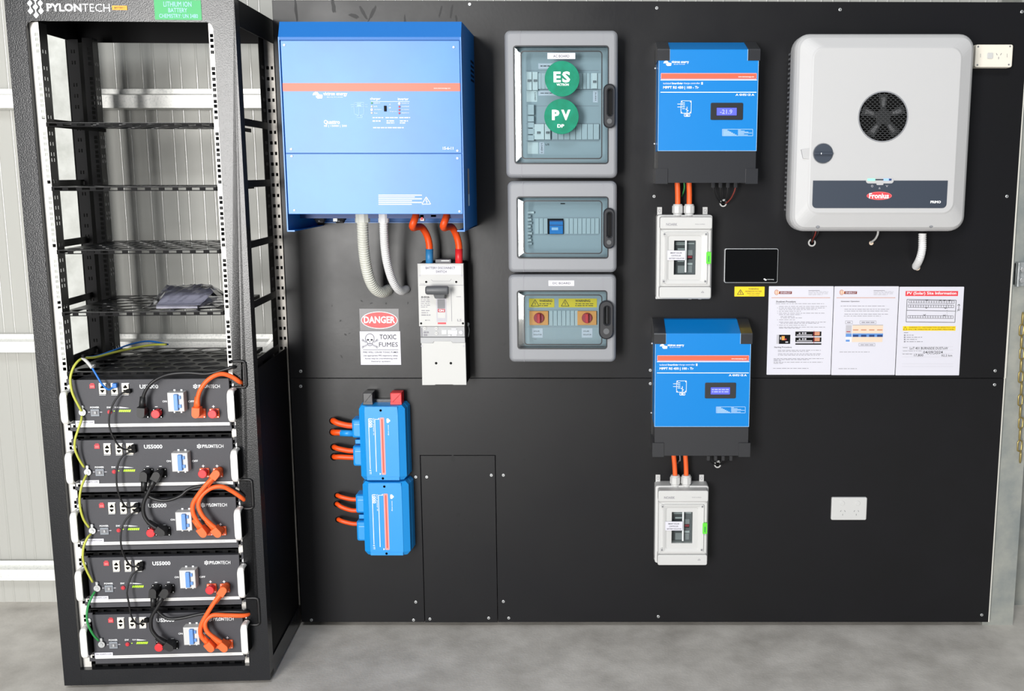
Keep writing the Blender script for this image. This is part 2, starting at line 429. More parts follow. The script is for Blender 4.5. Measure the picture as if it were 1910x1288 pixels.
sme = sm.mesh('screw', (0, 0, 0))
for a, b in SC:
    x, z = BF.W(a, b); t.sub('screw', sme, loc=(x - t.o.x, -t.o.y, z - t.o.z))
# scuffs, hand marks and drips on the paint
m = MB('ply_scuff'); rr = random.Random(3)
def blob(x, z, rx, rz, ang):
    pts = []
    for k in range(14):
        a = 2 * math.pi * k / 14; q = 0.65 + 0.5 * rr.random(); u, v = rx * q * math.cos(a), rz * q * math.sin(a)
        pts.append((x + u * math.cos(ang) - v * math.sin(ang), z + u * math.sin(ang) + v * math.cos(ang)))
    m.flat(pts, -.0003)
for (a, b, w_, h_, an) in [(552,18,3,22,.05),(622,12,4,14,.1),(660,30,9,4,-.3),(677,22,3,14,.5),(694,25,3,16,-.5),(755,36,2,8,0),(822,20,2,12,-.3),(842,22,2,14,-.2),(851,34,2,7,.1),
        (880,1000,5,9,-.2),(868,1032,8,4,.2),(815,1040,4,5,0),(855,960,5,5,.4),(845,855,4,7,0)]:
    x, z = BF.W(a, b); blob(x, z, w_ / 575, h_ / 575, an)
for k in range(60):
    a, b = rr.choice([(rr.uniform(600, 780), rr.uniform(560, 740)), (rr.uniform(800, 915), rr.uniform(870, 1130)), (rr.uniform(900, 1210), rr.uniform(560, 1120))])
    x, z = BF.W(a, b); blob(x, z, rr.uniform(.001, .006), rr.uniform(.001, .005), rr.uniform(0, 3))
t.part('paint_scuffs', m, kind='stuff')

# ================================================================== RACK
RW = 0.612; ZRT = RF.W(215, -7)[1]; ZH = RF.W(215, 40)[1]; ZF1 = RF.W(300, 1245)[1]; DP = .46
R = Thing('server_rack', 'tall black open-frame 19 inch rack standing on the concrete floor at left', 'rack', RF, (-RW / 2, 0, 0))
xo0 = RF.W(42, 37)[0]; xo1 = RF.W(397, 42)[0]       # opening
xo0 = (xo0 + RF.W(154, 1240)[0]) / 2; xo1 = (xo1 + RF.W(465, 1240)[0]) / 2
NOT = []
for (y0, y1) in ((673, 722), (894, 948), (1115, 1165)):
    zz1, zz0 = RF.W(450, y0)[1], RF.W(450, y1)[1]; NOT.append((zz0, zz1))
xn = RF.W(459, 700)[0]
m = MB('rack_black')
m.slab(-RW, xo0, 0.012, ZRT, .003, 0, 0, .0008)     # left upright face
pts = [(0, .012), (0, ZRT), (xo1, ZRT)]
for zz0, zz1 in reversed(NOT):
    r_ = .012; pts += [(xo1, zz1), (xn - r_, zz1)] + [(xn - r_ + r_ * math.sin(a), zz1 - r_ + r_ * math.cos(a)) for a in (.5, 1.05, 1.57)] + [(xn - r_ + r_ * math.cos(a), zz0 + r_ - r_ * math.sin(a)) for a in (0.3, .9, 1.57)] + [(xo1, zz0)]
pts += [(xo1, .012)]
m.prism(pts, .003, 0)
m.slab(xo0, xo1, ZH, ZRT, .003, 0.0001); m.slab(xo0, xo1, .012, ZF1, .003, 0.0001)
# rounded inner corners and inner returns
for cx, sx_ in ((xo0, 1), (xo1, -1)):
    q = [(cx, ZH + .0005), (cx + sx_ * .016, ZH + .0005), (cx + sx_ * .006, ZH - .005), (cx, ZH - .016)]; m.prism(q, .003, 0.0002)
m.box(-RW, -RW + .003, .003, .045, .012, ZRT); m.box(-.003, 0, .003, .045, .012, ZRT)
m.box(xo0 - .0025, xo0, .003, .032, .03, ZH)
m.box(xo0, xo1, .003, .03, ZF1 - .003, ZF1)
R.part('front_frame', m)
m = MB('rack_dark'); m.box(-RW, 0, 0.003, DP, ZRT - .003, ZRT); m.box(-RW, 0, DP - .003, DP, ZRT - .07, ZRT)
m.M('rack_dark')
m.box(-.003, 0, .045, DP, ZRT - .072, ZRT - .003); m.box(-RW, -RW + .003, .045, DP, ZRT - .072, ZRT - .003); R.part('top_panel', m)
m = MB('rack_black'); m.box(-RW, 0, .003, DP, .012, .03); m.box(-RW, 0, DP - .003, DP, .03, .08); m.box(-.003, 0, .045, DP, .03, .07); m.box(-RW, -RW + .003, .045, DP, .03, .07); R.part('base_panel', m)
for xx in (-RW + .05, -.05):
    for yy in (.05, DP - .05):
        m = MB('rack_dark'); m.cyl((xx, yy, 0), (xx, yy, .013), .02, seg=14); R.part('foot', m)
# rubber-edged cable openings
for zz0, zz1 in NOT:
    m = MB('rubber'); r_ = .011
    pth = [(xo1 - .004, -.001, zz1), (xn - r_, -.001, zz1), (xn - .003, -.001, zz1 - .003), (xn, -.001, zz1 - r_), (xn, -.001, zz0 + r_), (xn - .003, -.001, zz0 + .003), (xn - r_, -.001, zz0), (xo1 - .004, -.001, zz0)]
    m.tube(pth, .0042, 8, n=3); R.part('rubber_grommet', m)
# 19-inch rails with square holes
G0 = RF.W(134, 488, 0)[1]                            # first hole of a ten-hole group
OFF = [0, .0127, .0286, .04445, .05715, .0731, .0889, .1016, .1175, .13335]
OFF = [o * 1.0 for o in OFF]
HZ = sorted([G0 + .1778 * k - o for k in range(-6, 5) for o in OFF if .09 < G0 + .1778 * k - o < 1.915])
def rail(xi, out, y, w_, hx, ztop=1.945, zbot=.05, hw=.0048, name='mounting_rail', mtl='rail_zinc', fl=.05, side=1):
    """front strip from inner edge xi outwards, square holes, and a flange running back"""
    xa, xb_ = sorted((xi, xi + out * w_)); q = MB(mtl)
    hc = xi + out * hx; q.box(xa, hc - hw, y, y + .002, zbot, ztop) if hc - hw > xa else None
    q.box(hc + hw, xb_, y, y + .002, zbot, ztop)
    z = zbot
    for h in HZ:
        q.box(hc - hw, hc + hw, y, y + .002, z, h - hw); z = h + hw
    q.box(hc - hw, hc + hw, y, y + .002, z, ztop)
    # flange with slots
    q.M('shelf_black'); ys = [y + .002, y + .013, y + .020, y + .030, y + .037, y + fl]
    x0f, x1f = sorted((xi, xi + out * .002))
    for a, b2 in ((ys[0], ys[1]), (ys[2], ys[3]), (ys[4], ys[5])): q.box(x0f, x1f, a, b2, zbot, ztop)
    for a, b2 in ((ys[1], ys[2]), (ys[3], ys[4])):
        z = zbot
        for i, h in enumerate(HZ):
            if i % 5 in (3, 4) or i % 10 == 6: q.box(x0f, x1f, a, b2, z, h - .004); z = h + .006
        q.box(x0f, x1f, a, b2, z, ztop)
    return R.part(name, q)
RY = .020
xli = (RF.W(70, 45, -RY)[0] + RF.W(99, 364, -RY)[0]) / 2; xri = (RF.W(387, 45, -RY)[0] + RF.W(408, 364, -RY)[0]) / 2
rail(xli, -1, RY, .024, .0065); rail(xri, 1, RY, .024, .0072)
rail(xli + .004, -1, .365, .03, .010, mtl='flat_black', name='rear_rail', fl=.045)  # rear rail near black, inner shade put into its colour
# rear uprights: perforated side faces
def rear_post(x, sgn):
    q = MB('post_zinc' if x == 0 else 'flat_black'); xa, xb_ = sorted((x, x - sgn * .003)); y0, y1 = DP - .082, DP
    cols = [(y0 + .018, .0055), (y0 + .052, .0055)]
    ys = [y0, cols[0][0] - .0055, cols[0][0] + .0055, cols[1][0] - .0055, cols[1][0] + .0055, y1]
    for a, b2 in ((0, 1), (2, 3), (4, 5)): q.box(xa, xb_, ys[a], ys[b2], .03, ZRT - .003)
    for a, b2 in ((1, 2), (3, 4)):
        z = .03; h = ZRT - .1
        hs = []
        while h > .1: hs.append(h); h -= .0333
        for h in reversed(hs): q.box(xa, xb_, ys[a], ys[b2], z, h - .006); z = h + .006
        q.box(xa, xb_, ys[a], ys[b2], z, ZRT - .003)
    # front-facing leg with slots
    xc, xd = sorted((x, x - sgn * .034)); z = .03; h = ZRT - .1; hs = []
    q.M('flat_black'); q.box(xc, xd, y0 - .003, y0, .03, .10)
    mid = (xc + xd) / 2
    q.box(xc, mid - .006, y0 - .003, y0, .1, ZRT - .07); q.box(mid - .002, mid + .002, y0 - .003, y0, .1, ZRT - .07); q.box(mid + .006, xd, y0 - .003, y0, .1, ZRT - .07)
    k = 0; z = .1; h = .14
    while h < ZRT - .1:
        if k % 4 != 3:
            q.box(mid - .006, mid - .002, y0 - .003, y0, z, h - .005); q.box(mid + .002, mid + .006, y0 - .003, y0, z, h - .005); z = h + .006
        h += .0333; k += 1
    q.box(mid - .006, mid - .002, y0 - .003, y0, z, ZRT - .07); q.box(mid + .002, mid + .006, y0 - .003, y0, z, ZRT - .07)
    R.part('rear_upright', q)
rear_post(-RW, -1)
q = MB('post_zinc'); zb_, zt_ = .03, ZRT - .003; yw = DP - .03; xs = [-.030, -.0255, -.0165, -.011, -.004, 0]
def holed(q, x0, x1, y0, y1, hs, h2):
    z = zb_
    for h in hs: q.box(x0, x1, y0, y1, z, h - h2); z = h + h2
    q.box(x0, x1, y0, y1, z, zt_)
hs = [.1 + .0333 * k for k in range(int((zt_ - .2) / .0333))]
for a, b2 in ((0, 1), (2, 3), (4, 5)): q.box(xs[a], xs[b2], yw, yw + .002, zb_, zt_)
holed(q, xs[1], xs[2], yw, yw + .002, hs, .0052); holed(q, xs[3], xs[4], yw, yw + .002, hs, .0052)
q.M('flat_black'); q.box(-.002, 0, yw + .002, DP, zb_, zt_); q.box(-.030, -.002, DP - .006, DP - .004, zb_, zt_); q.box(-.032, -.030, yw, DP, zb_, zt_)  # black flanges paint the shaded sides; added backing sheet darkens the holes
ya = yw - .062; ys = [ya, ya + .022, ya + .030, ya + .038, ya + .046, yw]; h3 = [h for i, h in enumerate(hs) if i % 4 != 3]
for a, b2 in ((0, 1), (2, 3), (4, 5)): q.box(-.032, -.030, ys[a], ys[b2], zb_, zt_)
holed(q, -.032, -.030, ys[1], ys[2], h3, .005); holed(q, -.032, -.030, ys[3], ys[4], h3, .005)
R.part('rear_upright', q, label='zinc rear upright with two rows of square holes')
# side brackets under every shelf, on both sides
SZ = [RF.W(250, y)[1] for y in (228, 348, 466, 582, 693.5)]
for z in SZ:
    for xx in (-.018, -RW + .018):
        m = MB('shelf_black'); m.box(xx - .0015, xx + .0015, .03, DP - .08, z - .004, z + .017); R.part('side_bracket', m)
m = MB('rack_dark'); m.box(-.006, -.004, .04, DP - .02, .06, SZ[-1] - .005); R.part('side_panel', m, label='black panel closing the lower right side')
m = MB('rack_dark'); m.box(-RW + .004, -RW + .006, .04, DP - .02, .06, SZ[-1] - .005); R.part('side_panel', m, label='black panel closing the lower left side')
m = MB('flat_black'); m.box(-RW + .01, -.01, DP - .012, DP - .01, .06, SZ[-1] - .03); R.part('rear_panel', m, label='black panel closing the lower back')
# perforated shelves
def shelf_mesh():
    q = MB('shelf_black'); x0, x1, y0, y1, th = xli + .002, xri - .002, .012, .425, .002
    nx, ny = 6, 6; cx, cy = (x1 - x0 - .02) / nx, (y1 - y0 - .012) / ny; r_ = min(cx, cy) * .43; N = 24
    def plate(a, b2, c, d): q.box(a, b2, c, d, -th, 0)
    plate(x0, x1, y0, y0 + .006); plate(x0, x1, y1 - .006, y1)
    for j in range(ny):
        ya = y0 + .006 + j * cy; off = cx / 2 if j % 2 else 0; cnt = nx - (1 if j % 2 else 0); xs = x0 + .01 + off
        plate(x0, xs, ya, ya + cy); plate(xs + cnt * cx, x1, ya, ya + cy)
        for i in range(cnt):
            mx, my = xs + (i + .5) * cx, ya + cy / 2; sq = []; ci = []
            for k in range(N):
                a = 2 * math.pi * k / N + math.pi / 4; c, s_ = math.cos(a), math.sin(a); k_ = 1 / max(abs(c), abs(s_))
                sq.append((mx + c * k_ * cx / 2, my + s_ * k_ * cy / 2)); ci.append((mx + r_ * c * 1.12, my + r_ * s_))
            q.loft([[(p[0], p[1], 0) for p in sq], [(p[0], p[1], 0) for p in ci], [(p[0], p[1], -th) for p in ci], [(p[0], p[1], -th) for p in sq]], cap0=False, cap1=False)
    # slotted front lip
    q.M('flat_black')
    q.box(x0, x1, y0, y0 + .002, -.003, -.0005); q.box(x0, x1, y0, y0 + .002, -.012, -.0095)
    n = 12; s_ = (x1 - x0) / n
    for k in range(n + 1): q.box(max(x0, x0 + k * s_ - .008), min(x1, x0 + k * s_ + .008), y0, y0 + .002, -.010, -.003)
    for xx in (x0, x1 - .002): q.box(xx, xx + .002, y0, y1, -.012, 0)
    return q.mesh('shelf', (0, 0, 0))
shm = shelf_mesh()
BZ = [RF.W(285, y)[1] for y in (706.5, 818, 927, 1036, 1143)]
DZ = (BZ[0] - BZ[4]) / 4
for z in SZ: R.sub('shelf', shm, loc=(-R.o.x, 0, z))
for k in range(1, 5): R.sub('shelf', shm, loc=(-R.o.x, .01, BZ[0] - DZ * k + .0085))
R.sub('shelf', shm, loc=(-R.o.x, .01, BZ[0] - DZ * 4 - .168))
# header print: logo, name, tags
m = MB('print_white')
def drop(cx, cy, w_, h_):
    P_ = [(cx - w_, cy), (cx - w_ * .55, cy + h_ * .55), (cx, cy + h_), (cx + w_ * .55, cy + h_ * .55), (cx + w_, cy), (cx + w_ * .5, cy - h_ * .6), (cx, cy - h_), (cx - w_ * .5, cy - h_ * .6)]
    m.poly([RF.P(a, b, .0015) for a, b in P_])
for (a, b) in ((55.5, 6), (75, 6), (65.8, -2), (57, 20.5), (76.5, 20.5), (66, 13), (67.5, 28)): drop(a, b, 5.2, 6.2)
m.pline(RF, [(55.8, 10), (56.8, 16)], 2.2, .0016); m.pline(RF, [(75.3, 10), (76.3, 16)], 2.2, .0016); m.pline(RF, [(66, 3), (66.6, 9)], 2.2, .0016); m.pline(RF, [(66.3, 17), (67.2, 24)], 2.2, .0016)
m.ptext(RF, 'PYLON', 87, 6.5, 152, 21.5, .0015, .035); m.ptext(RF, 'TECH', 153.5, 7, 205, 22, .0015, -.004)
R.part('rack_lettering', m)
m = MB('tag_orange'); m.pslab(RF, 209, 10.5, 237, 18.5, 0, .0012); m.M('print_black'); m.ptext(RF, 'BATTERY 1', 213, 12.8, 233, 16, .0016, .01); R.part('tag', m, label='small orange tag')
m = MB('green_label'); m.pslab(RF, 288, 0, 375.5, 37, 0, .0012); m.M('print_pale')
m.ptext(RF, 'LITHIUM ION', 305, 3, 357, 12.5, .0016); m.ptext(RF, 'BATTERY', 314, 15, 349, 23, .0016); m.ptext(RF, 'CHEMISTRY: UN 3480', 297, 26, 369, 33.5, .0016); R.part('sign', m, label='green lithium battery label')

# ================================================================== BATTERY MODULES
GB = 'rack battery modules stacked in the lower half of the rack'
bx0, bx1 = RF.W(134.6, 706.5)[0], RF.W(427, 706.5)[0]; bz1 = BZ[0]; bz0 = RF.W(285, 805)[1]
BT = Thing('battery_module', 'topmost black battery module, blue network cable plugged in', 'battery', RF, ((bx0 + bx1) / 2, 0, bz0), group=GB)
m = MB('unit_black'); m.slab(bx0 + .004, bx1 - .004, bz0 + .001, bz1 - .003, .40, .002); BT.part('casing', m)
zl1 = RF.W(285, 797)[1]
m = MB('unit_black'); m.slab(bx0, bx1, zl1, bz1, .002, -.002, 0, .0008)
m.M('unit_black'); m.prism([(bx0, bz0), (bx1, bz0), (bx1, zl1 - .0006), (bx0, zl1 - .0006)], .003, .0); FP = BT.part('front_panel', m)
m = MB('alu'); m.pslab(RF, 142, 789, 428.5, 794.6, .002, .0035); m.M('print_grey'); m.pslab(RF, 150, 791.3, 408, 792, .003, .0038); BT.part('trim_strip', m, label='silver strip')  # pale strip paints the light caught by the panel's lower lip
m = MB('paper'); m.pquad(RF, 141, 784, 176.3, 795, .0042); m.M('print_black'); m.ptext(RF, 'SN: K2407C1234', 144, 786, 173, 788.6, .0046, .0); BT.part('sticker', m, label='white serial number sticker')
for s_, (a0, a1) in ((-1, (bx0 - .0225, bx0 - .0025)), (1, (bx1 + .0025, bx1 + .0225))):
    m = MB('unit_black'); m.slab(a0, a1, bz0 + .002, bz1, .018, .012, 0, .0006)
    m.M('rail_zinc'); m.quad(a0 + .004, a0 + .015, bz0 + .014, bz0 + .024, .0115); m.M('void'); m.quad(a0 + .009, a0 + .016, bz0 + .014, bz0 + .021, .0112); e = BT.part('mounting_ear', m)
    m = MB('screw_steel'); m.disc((a0 + a1) / 2, bz1 - .022, .0075, .012, .005, 14, .0015); BT.part('screw', m, parent=e)
    xc = (a0 + a1) / 2; zc0, zc1 = RF.W(120, 791, .03)[1], RF.W(120, 729, .03)[1]
    m = MB('alu'); hw = .0095
    def hs(yf, yb, inz): return [(-yb, zc0 + inz), (-yf, zc0 + inz + .0), (-yf, zc1 - inz), (-yb, zc1 - inz)]
    L = []
    for (yy, ins) in ((0.012, .0), (-.022, .0), (-.030, .002), (-.036, .007), (-.037, .012)):
        L.append(rrect(xc - hw, xc + hw, zc0 + ins, zc1 - ins, .007, 3))
    L = [[(p[0], yy, p[1]) for p in l] for l, yy in zip(L, (-.004, -.030, -.036, -.040, -.041))]
    m.loft(L); h = BT.part('handle', m)
    m = MB('flat_black')  # black side sheets paint the shaded sides of the handle
    for sx_ in (-1, 1): m.poly([(xc + sx_ * (hw + .0004), .012, zc0 + .006), (xc + sx_ * (hw + .0004), -.028, zc0 + .006), (xc + sx_ * (hw + .0004), -.036, zc0 + .014), (xc + sx_ * (hw + .0004), -.036, zc1 - .014), (xc + sx_ * (hw + .0004), -.028, zc1 - .006), (xc + sx_ * (hw + .0004), .012, zc1 - .006)])
    m.slab(xc - hw + .002, xc + hw - .002, zc0 + .003, zc1 - .003, .012, -.003); BT.part('handle_recess', m, parent=h)
e_ = .0026
m = MB('print_white'); m.ptext(RF, 'US5000', 260.5, 716.8, 295, 724.4, e_, .02); m.ptext(RF, 'PYLON', 370, 717, 391, 723.3, e_, .03); m.ptext(RF, 'TECH', 391.8, 717, 410, 723.3, e_)
for k in range(6):
    a = math.radians(60 * k + 30); m.poly([RF.P(364.3 + 3.2 * math.cos(a) + 1.4 * math.cos(q), 720.3 + 3.2 * math.sin(a) + 1.4 * math.sin(q), e_) for q in [math.pi / 3 * i for i in range(6)]])
m.poly([RF.P(364.3 + 1.3 * math.cos(q), 720.3 + 1.3 * math.sin(q), e_) for q in [math.pi / 3 * i for i in range(6)]])
m.ptext(RF, 'POWER', 168, 757.8, 185, 761, e_, .02); m.ptext(RF, 'SW', 199, 757.8, 207, 761, e_, .02); m.ptext(RF, 'RUN', 214, 758, 221, 760.5, e_, .01)
m.poly([RF.P(222.7, 758.2, e_), RF.P(241.4, 760.4, e_), RF.P(222.7, 761, e_)])
m.ptext(RF, 'ON', 303, 746.4, 311.3, 750, e_, .01); m.ptext(RF, 'OFF', 351, 746.4, 362, 750, e_, .01)
for a in (267, 291): m.pquad(RF, a - 2, 757.6, a + 3, 758.5, e_)
for a in (372, 398): m.pquad(RF, a - 2.5, 757.2, a + 2.5, 758.3, e_); m.pquad(RF, a - .6, 755.3, a + .6, 760.2, e_ + .0001)
m.flat(ell(*RF.W(154.4, 759.2, e_), .0042, .0042, 14), -e_); m.M('print_red'); m.pquad(RF, 168.5, 714.4, 175, 715.8, e_)
BT.part('panel_lettering', m)
m = MB('print_red'); m.pslab(RF, 166.9, 716.6, 176.7, 724.2, .002, .004, 0, .0004); m.M('stripe_pink'); m.ptext(RF, 'ADD', 168.3, 719, 175.3, 722, .0043, .02); BT.part('switch', m, label='small red address switch')
for (a0, a1) in ((184.4, 197.2), (207, 219.3), (227, 240)):
    m = MB('port_beige'); m.pslab(RF, a0, 716, a1, 735, .002, .0065, 0, .0006); m.M('print_white'); m.pquad(RF, a0 - .4, 714, a1 + .6, 715.4, e_); m.pquad(RF, a0 + .6, 736, a1, 736.7, e_)
    pb = BT.part('network_socket', m); m = MB('void'); c = (a0 + a1) / 2; d_ = .0070
    for (ya, yb, yc, yd) in ((718, 720.4, 720.4, 723.6), (731.8, 729.6, 729.6, 726.8)):
        m.pquad(RF, c - 1.6, min(ya, yb), c + 1.6, max(ya, yb), d_); m.pquad(RF, c - 3.6, min(yc, yd), c + 3.6, max(yc, yd), d_)
    BT.part('socket_opening', m, parent=pb)
m = MB('switch_slate'); m.pslab(RF, 169, 763, 185, 776, .002, .006, 0, .0008); m.M('clip_grey'); m.pslab(RF, 170.5, 765.5, 183.5, 773.5, .006, .0065); m.M('mid_grey'); m.pslab(RF, 175.2, 767, 179, 772, .006, .010, 0, .0005)
m.M('print_light'); m.pquad(RF, 164, 767.6, 168, 769, e_); m.pquad(RF, 186, 767.6, 190.5, 769, e_); BT.part('power_switch', m)
x, z = RF.W(204.4, 768, .004); m = MB('dark_red'); m.disc(x, z, .0064, -.002, -.006, 16, .001); m.M('red'); m.disc(x, z, .0036, -.006, -.008, 12, .0006); BT.part('button', m, label='small round red button')
m = MB('led_green')
for k in range(6):
    a = 222 + k * 3.7; m.poly([RF.P(a + .6, 764, e_), RF.P(a + 3.6, 763.6, e_), RF.P(a + 2.6, 767.8, e_), RF.P(a - .4, 768, e_)])
m.pquad(RF, 212, 765.4, 214, 767, e_); BT.part('status_light', m, label='row of yellow green charge lights')
x0_, x1_, z0_, z1_ = RF.R(312.5, 732, 343, 767.5, .030)
m = MB('white'); m.slab(x0_, x1_, z0_, z1_, -.002, -.030, 0, .002); m.M('print_white')
for a in (325, 338): m.pquad(RF, a - 1.5, 725.8, a + 2.2, 728.6, .003); m.pslab(RF, a - 1, 767, a + 1.6, 769.6, .012, .018)
bk = BT.part('breaker', m, label='white circuit breaker')
m = MB('toggle_blue'); m.pslab(RF, 323.5, 735.5, 331.5, 765.5, .030, .038, .002, .0015); m.pslab(RF, 332.5, 738, 336.5, 744, .03, .034, 0, .0006); m.pslab(RF, 332.5, 754.5, 338, 760.5, .03, .034, 0, .0006); BT.part('toggle', m, parent=bk, label='blue breaker toggle')
SOCK = {'negA': (268.5, 770.5, 'flat_black'), 'negB': (293.5, 770.5, 'flat_black'), 'posA': (374, 770.5, 'orange_plug'), 'posB': (399.5, 770.5, 'orange_plug')}
for k, (a, b, c) in SOCK.items():
    m = MB(c); m.pslab(RF, a - 9, b - 8.6, a + 9.4, b + 8.6, .002, .006, .003, .0008); m.M('screw_steel')
    for dx, dy in ((-7, -6.6), (7.2, -6.6), (-7, 6.6), (7.2, 6.6)): x, z = RF.W(a + dx, b + dy, .007); m.disc(x, z, .0017, -.006, -.0075, 8)
    BT.part('terminal', m, label=('black' if 'neg' in k else 'orange') + ' terminal socket')
LB = ['second battery module from the top, two black plugs pointing down', 'middle battery module of the five, with two orange plugs pointing up',
      'fourth battery module from the top, green earth wire leaving its stud', 'lowest battery module of the five, just above the rack base']
UN = [BT] + [BT.dup(0, -DZ * (k + 1), LB[k], GB) for k in range(4)]
for k, caps in enumerate((('negB', 'posB'), ('posA',), ('negA',), ('posA',), ('negA',))):
    for c in caps:
        a, b, _ = SOCK[c]; x, z = RF.W(a - 3.5, b + 1.5, .028); m = MB('red'); m.disc(x, z, .0112, -.006, -.024, 18, 0); m.disc(x, z, .0125, -.0241, -.030, 18, .0015)
        UN[k].part('terminal_cap', m, label='round red terminal cap')
m = MB('screw_steel')
for U in UN:
    m = MB('screw_steel'); x, z = RF.W(153.5, 768.8, .003); m.disc(x, z, .0075, -.002, -.006, 6, .0008); m.disc(x, z, .0042, -.006, -.0085, 12, .0008); U.part('earth_stud', m)

# ---- cables in the rack ------------------------------------------------------------
def RP(l): return [RF.P(a, b, d) for a, b, d in l]
def cable(name, label, cat, path, r, mt, F=RF, group=None, seg=9, extra=(), sheath='sheath'):
    pts = [F.P(*q) for q in path]; t = Thing(name, label, cat, F, pts[0], group=group)
    m = MB(mt); m.tube(pts, r, seg); t.part(sheath, m); return t
def plug(t, a, b, ang, col, L=34, d=.034, drop=False):
    """right-angle connector centred on the socket at pixel a,b, boot leaving at angle ang (degrees, 0 = right, 90 = down in the picture)"""
    c = Vector(RF.P(a, b, d)); q = Vector(RF.P(a + math.cos(math.radians(ang)) * L, b + math.sin(math.radians(ang)) * L, d))
    u = (q - c).normalized(); m = MB(col)
    k = Vector((0, -1, 0)); s_ = u.cross(k)
    base = [c + s_ * (.0115 * math.cos(g)) - u * (.0115 * math.sin(g)) for g in [math.pi * i / 8 for i in range(9)]]
    pts = base + [c - s_ * .0115 + u * .020, c + s_ * .0115 + u * .020]
    m.loft([[tuple(p + k * h) for p in pts] for h in (-.012, .010)] + [[tuple(c + (p - c) * .93 + k * .013) for p in pts]])
    m.cyl(tuple(c + u * .018), tuple(c + u * .050), .0098, .0075, 10)
    m.cyl(tuple(c + Vector((0, .010, 0))), tuple(c + Vector((0, .030, 0))), .010, seg=12)
    t.part('connector', m)
GN, GP = 'black battery link cables', 'orange battery link cables'
t = cable('battery_cable', 'black battery cable looping from the top module into the upper grommet', 'cable', [(266, 757, .036), (267, 741, .036), (274, 724, .037), (289, 709, .034), (315, 698, .024), (350, 695, .018), (385, 697, .014), (412, 691, .010), (436, 684, .006), (446, 686, -.03)], .0048, 'rubber', group=GN)
plug(t, 265, 771, -88, 'rubber')
t = cable('battery_cable', 'orange battery cable arching from the top module into the upper grommet', 'cable', [(369, 757, .036), (369, 742, .036), (374, 726, .036), (386, 710, .032), (401, 700, .026), (416, 697, .018), (432, 702, .010), (446, 711, .002), (455, 718, -.03)], .0066, 'orange_plug', group=GP)
plug(t, 367, 771, -88, 'orange_plug')
t = cable('battery_cable', 'black battery cable from the second module to the middle grommet', 'cable', [(268, 898, .030), (271, 914, .030), (283, 928, .030), (309, 933, .030), (335, 925, .028), (352, 912, .024), (379, 905.5, .018), (415, 906, .014), (440, 915, .008), (455, 924, 0), (463, 930, -.03)], .0048, 'rubber', group=GN)
plug(t, 270, 884, 94, 'rubber')
t = cable('battery_cable', 'black link cable between the second and middle modules', 'cable', [(286, 898, .036), (276, 919, .037), (268, 938, .037), (268, 957, .037), (275, 971, .037), (288, 982, .036), (300, 988, .034)], .0056, 'rubber', group=GN)
plug(t, 294, 884, 118, 'rubber'); plug(t, 303, 991, 215, 'rubber', d=.03)
t = cable('battery_cable', 'orange link cable between the second and middle modules', 'cable', [(397, 891, .040), (385, 903, .042), (370, 922, .042), (360, 939, .041), (360, 955, .040), (367, 970, .038), (376, 984, .036)], .0066, 'orange_plug', group=GP)
plug(t, 405, 881, 128, 'orange_plug'); plug(t, 381, 993, 232, 'orange_plug')
t = cable('battery_cable', 'orange battery cable from the middle module to the middle grommet', 'cable', [(403, 985, .036), (391, 975, .038), (377, 960, .040), (370, 941, .040), (377, 923, .038), (394, 910, .032), (414, 907, .026), (432, 915, .016), (450, 927, .006), (461, 936, -.02)], .0066, 'orange_plug', group=GP)
plug(t, 408, 993, 225, 'orange_plug')
t = cable('battery_cable', 'black battery cable from the fourth module to the lowest grommet', 'cable', [(286, 1114, .030), (289, 1130, .030), (298, 1143, .030), (314, 1153, .030), (339, 1152, .028), (377, 1144, .022), (424, 1140, .014), (460, 1140, .006), (470, 1134, -.03)], .0048, 'rubber', group=GN)
plug(t, 287, 1101, 92, 'rubber')
t = cable('battery_cable', 'black link cable between the fourth and lowest modules', 'cable', [(303, 1116, .036), (294, 1131, .037), (283, 1150, .037), (282, 1170, .037), (289, 1183, .037), (300, 1193, .036), (310, 1199, .034)], .0056, 'rubber', group=GN)
plug(t, 310, 1101, 122, 'rubber'); plug(t, 319, 1205, 212, 'rubber', d=.03)
t = cable('battery_cable', 'orange link cable between the fourth and lowest modules', 'cable', [(412, 1107, .040), (401, 1121, .042), (388, 1141, .042), (376, 1163, .041), (374, 1180, .040), (380, 1192, .038), (390, 1200, .036)], .0066, 'orange_plug', group=GP)
plug(t, 418, 1098, 124, 'orange_plug'); plug(t, 395, 1206, 228, 'orange_plug')
t = cable('battery_cable', 'orange battery cable from the lowest module to the lowest grommet', 'cable', [(414, 1198, .036), (400, 1189, .038), (386, 1176, .040), (383, 1160, .040), (396, 1147, .034), (424, 1147, .024), (456, 1147, .010), (470, 1140, -.02)], .0066, 'orange_plug', group=GP)
plug(t, 420, 1206, 220, 'orange_plug')
GD = 'thin black data cables between the modules'
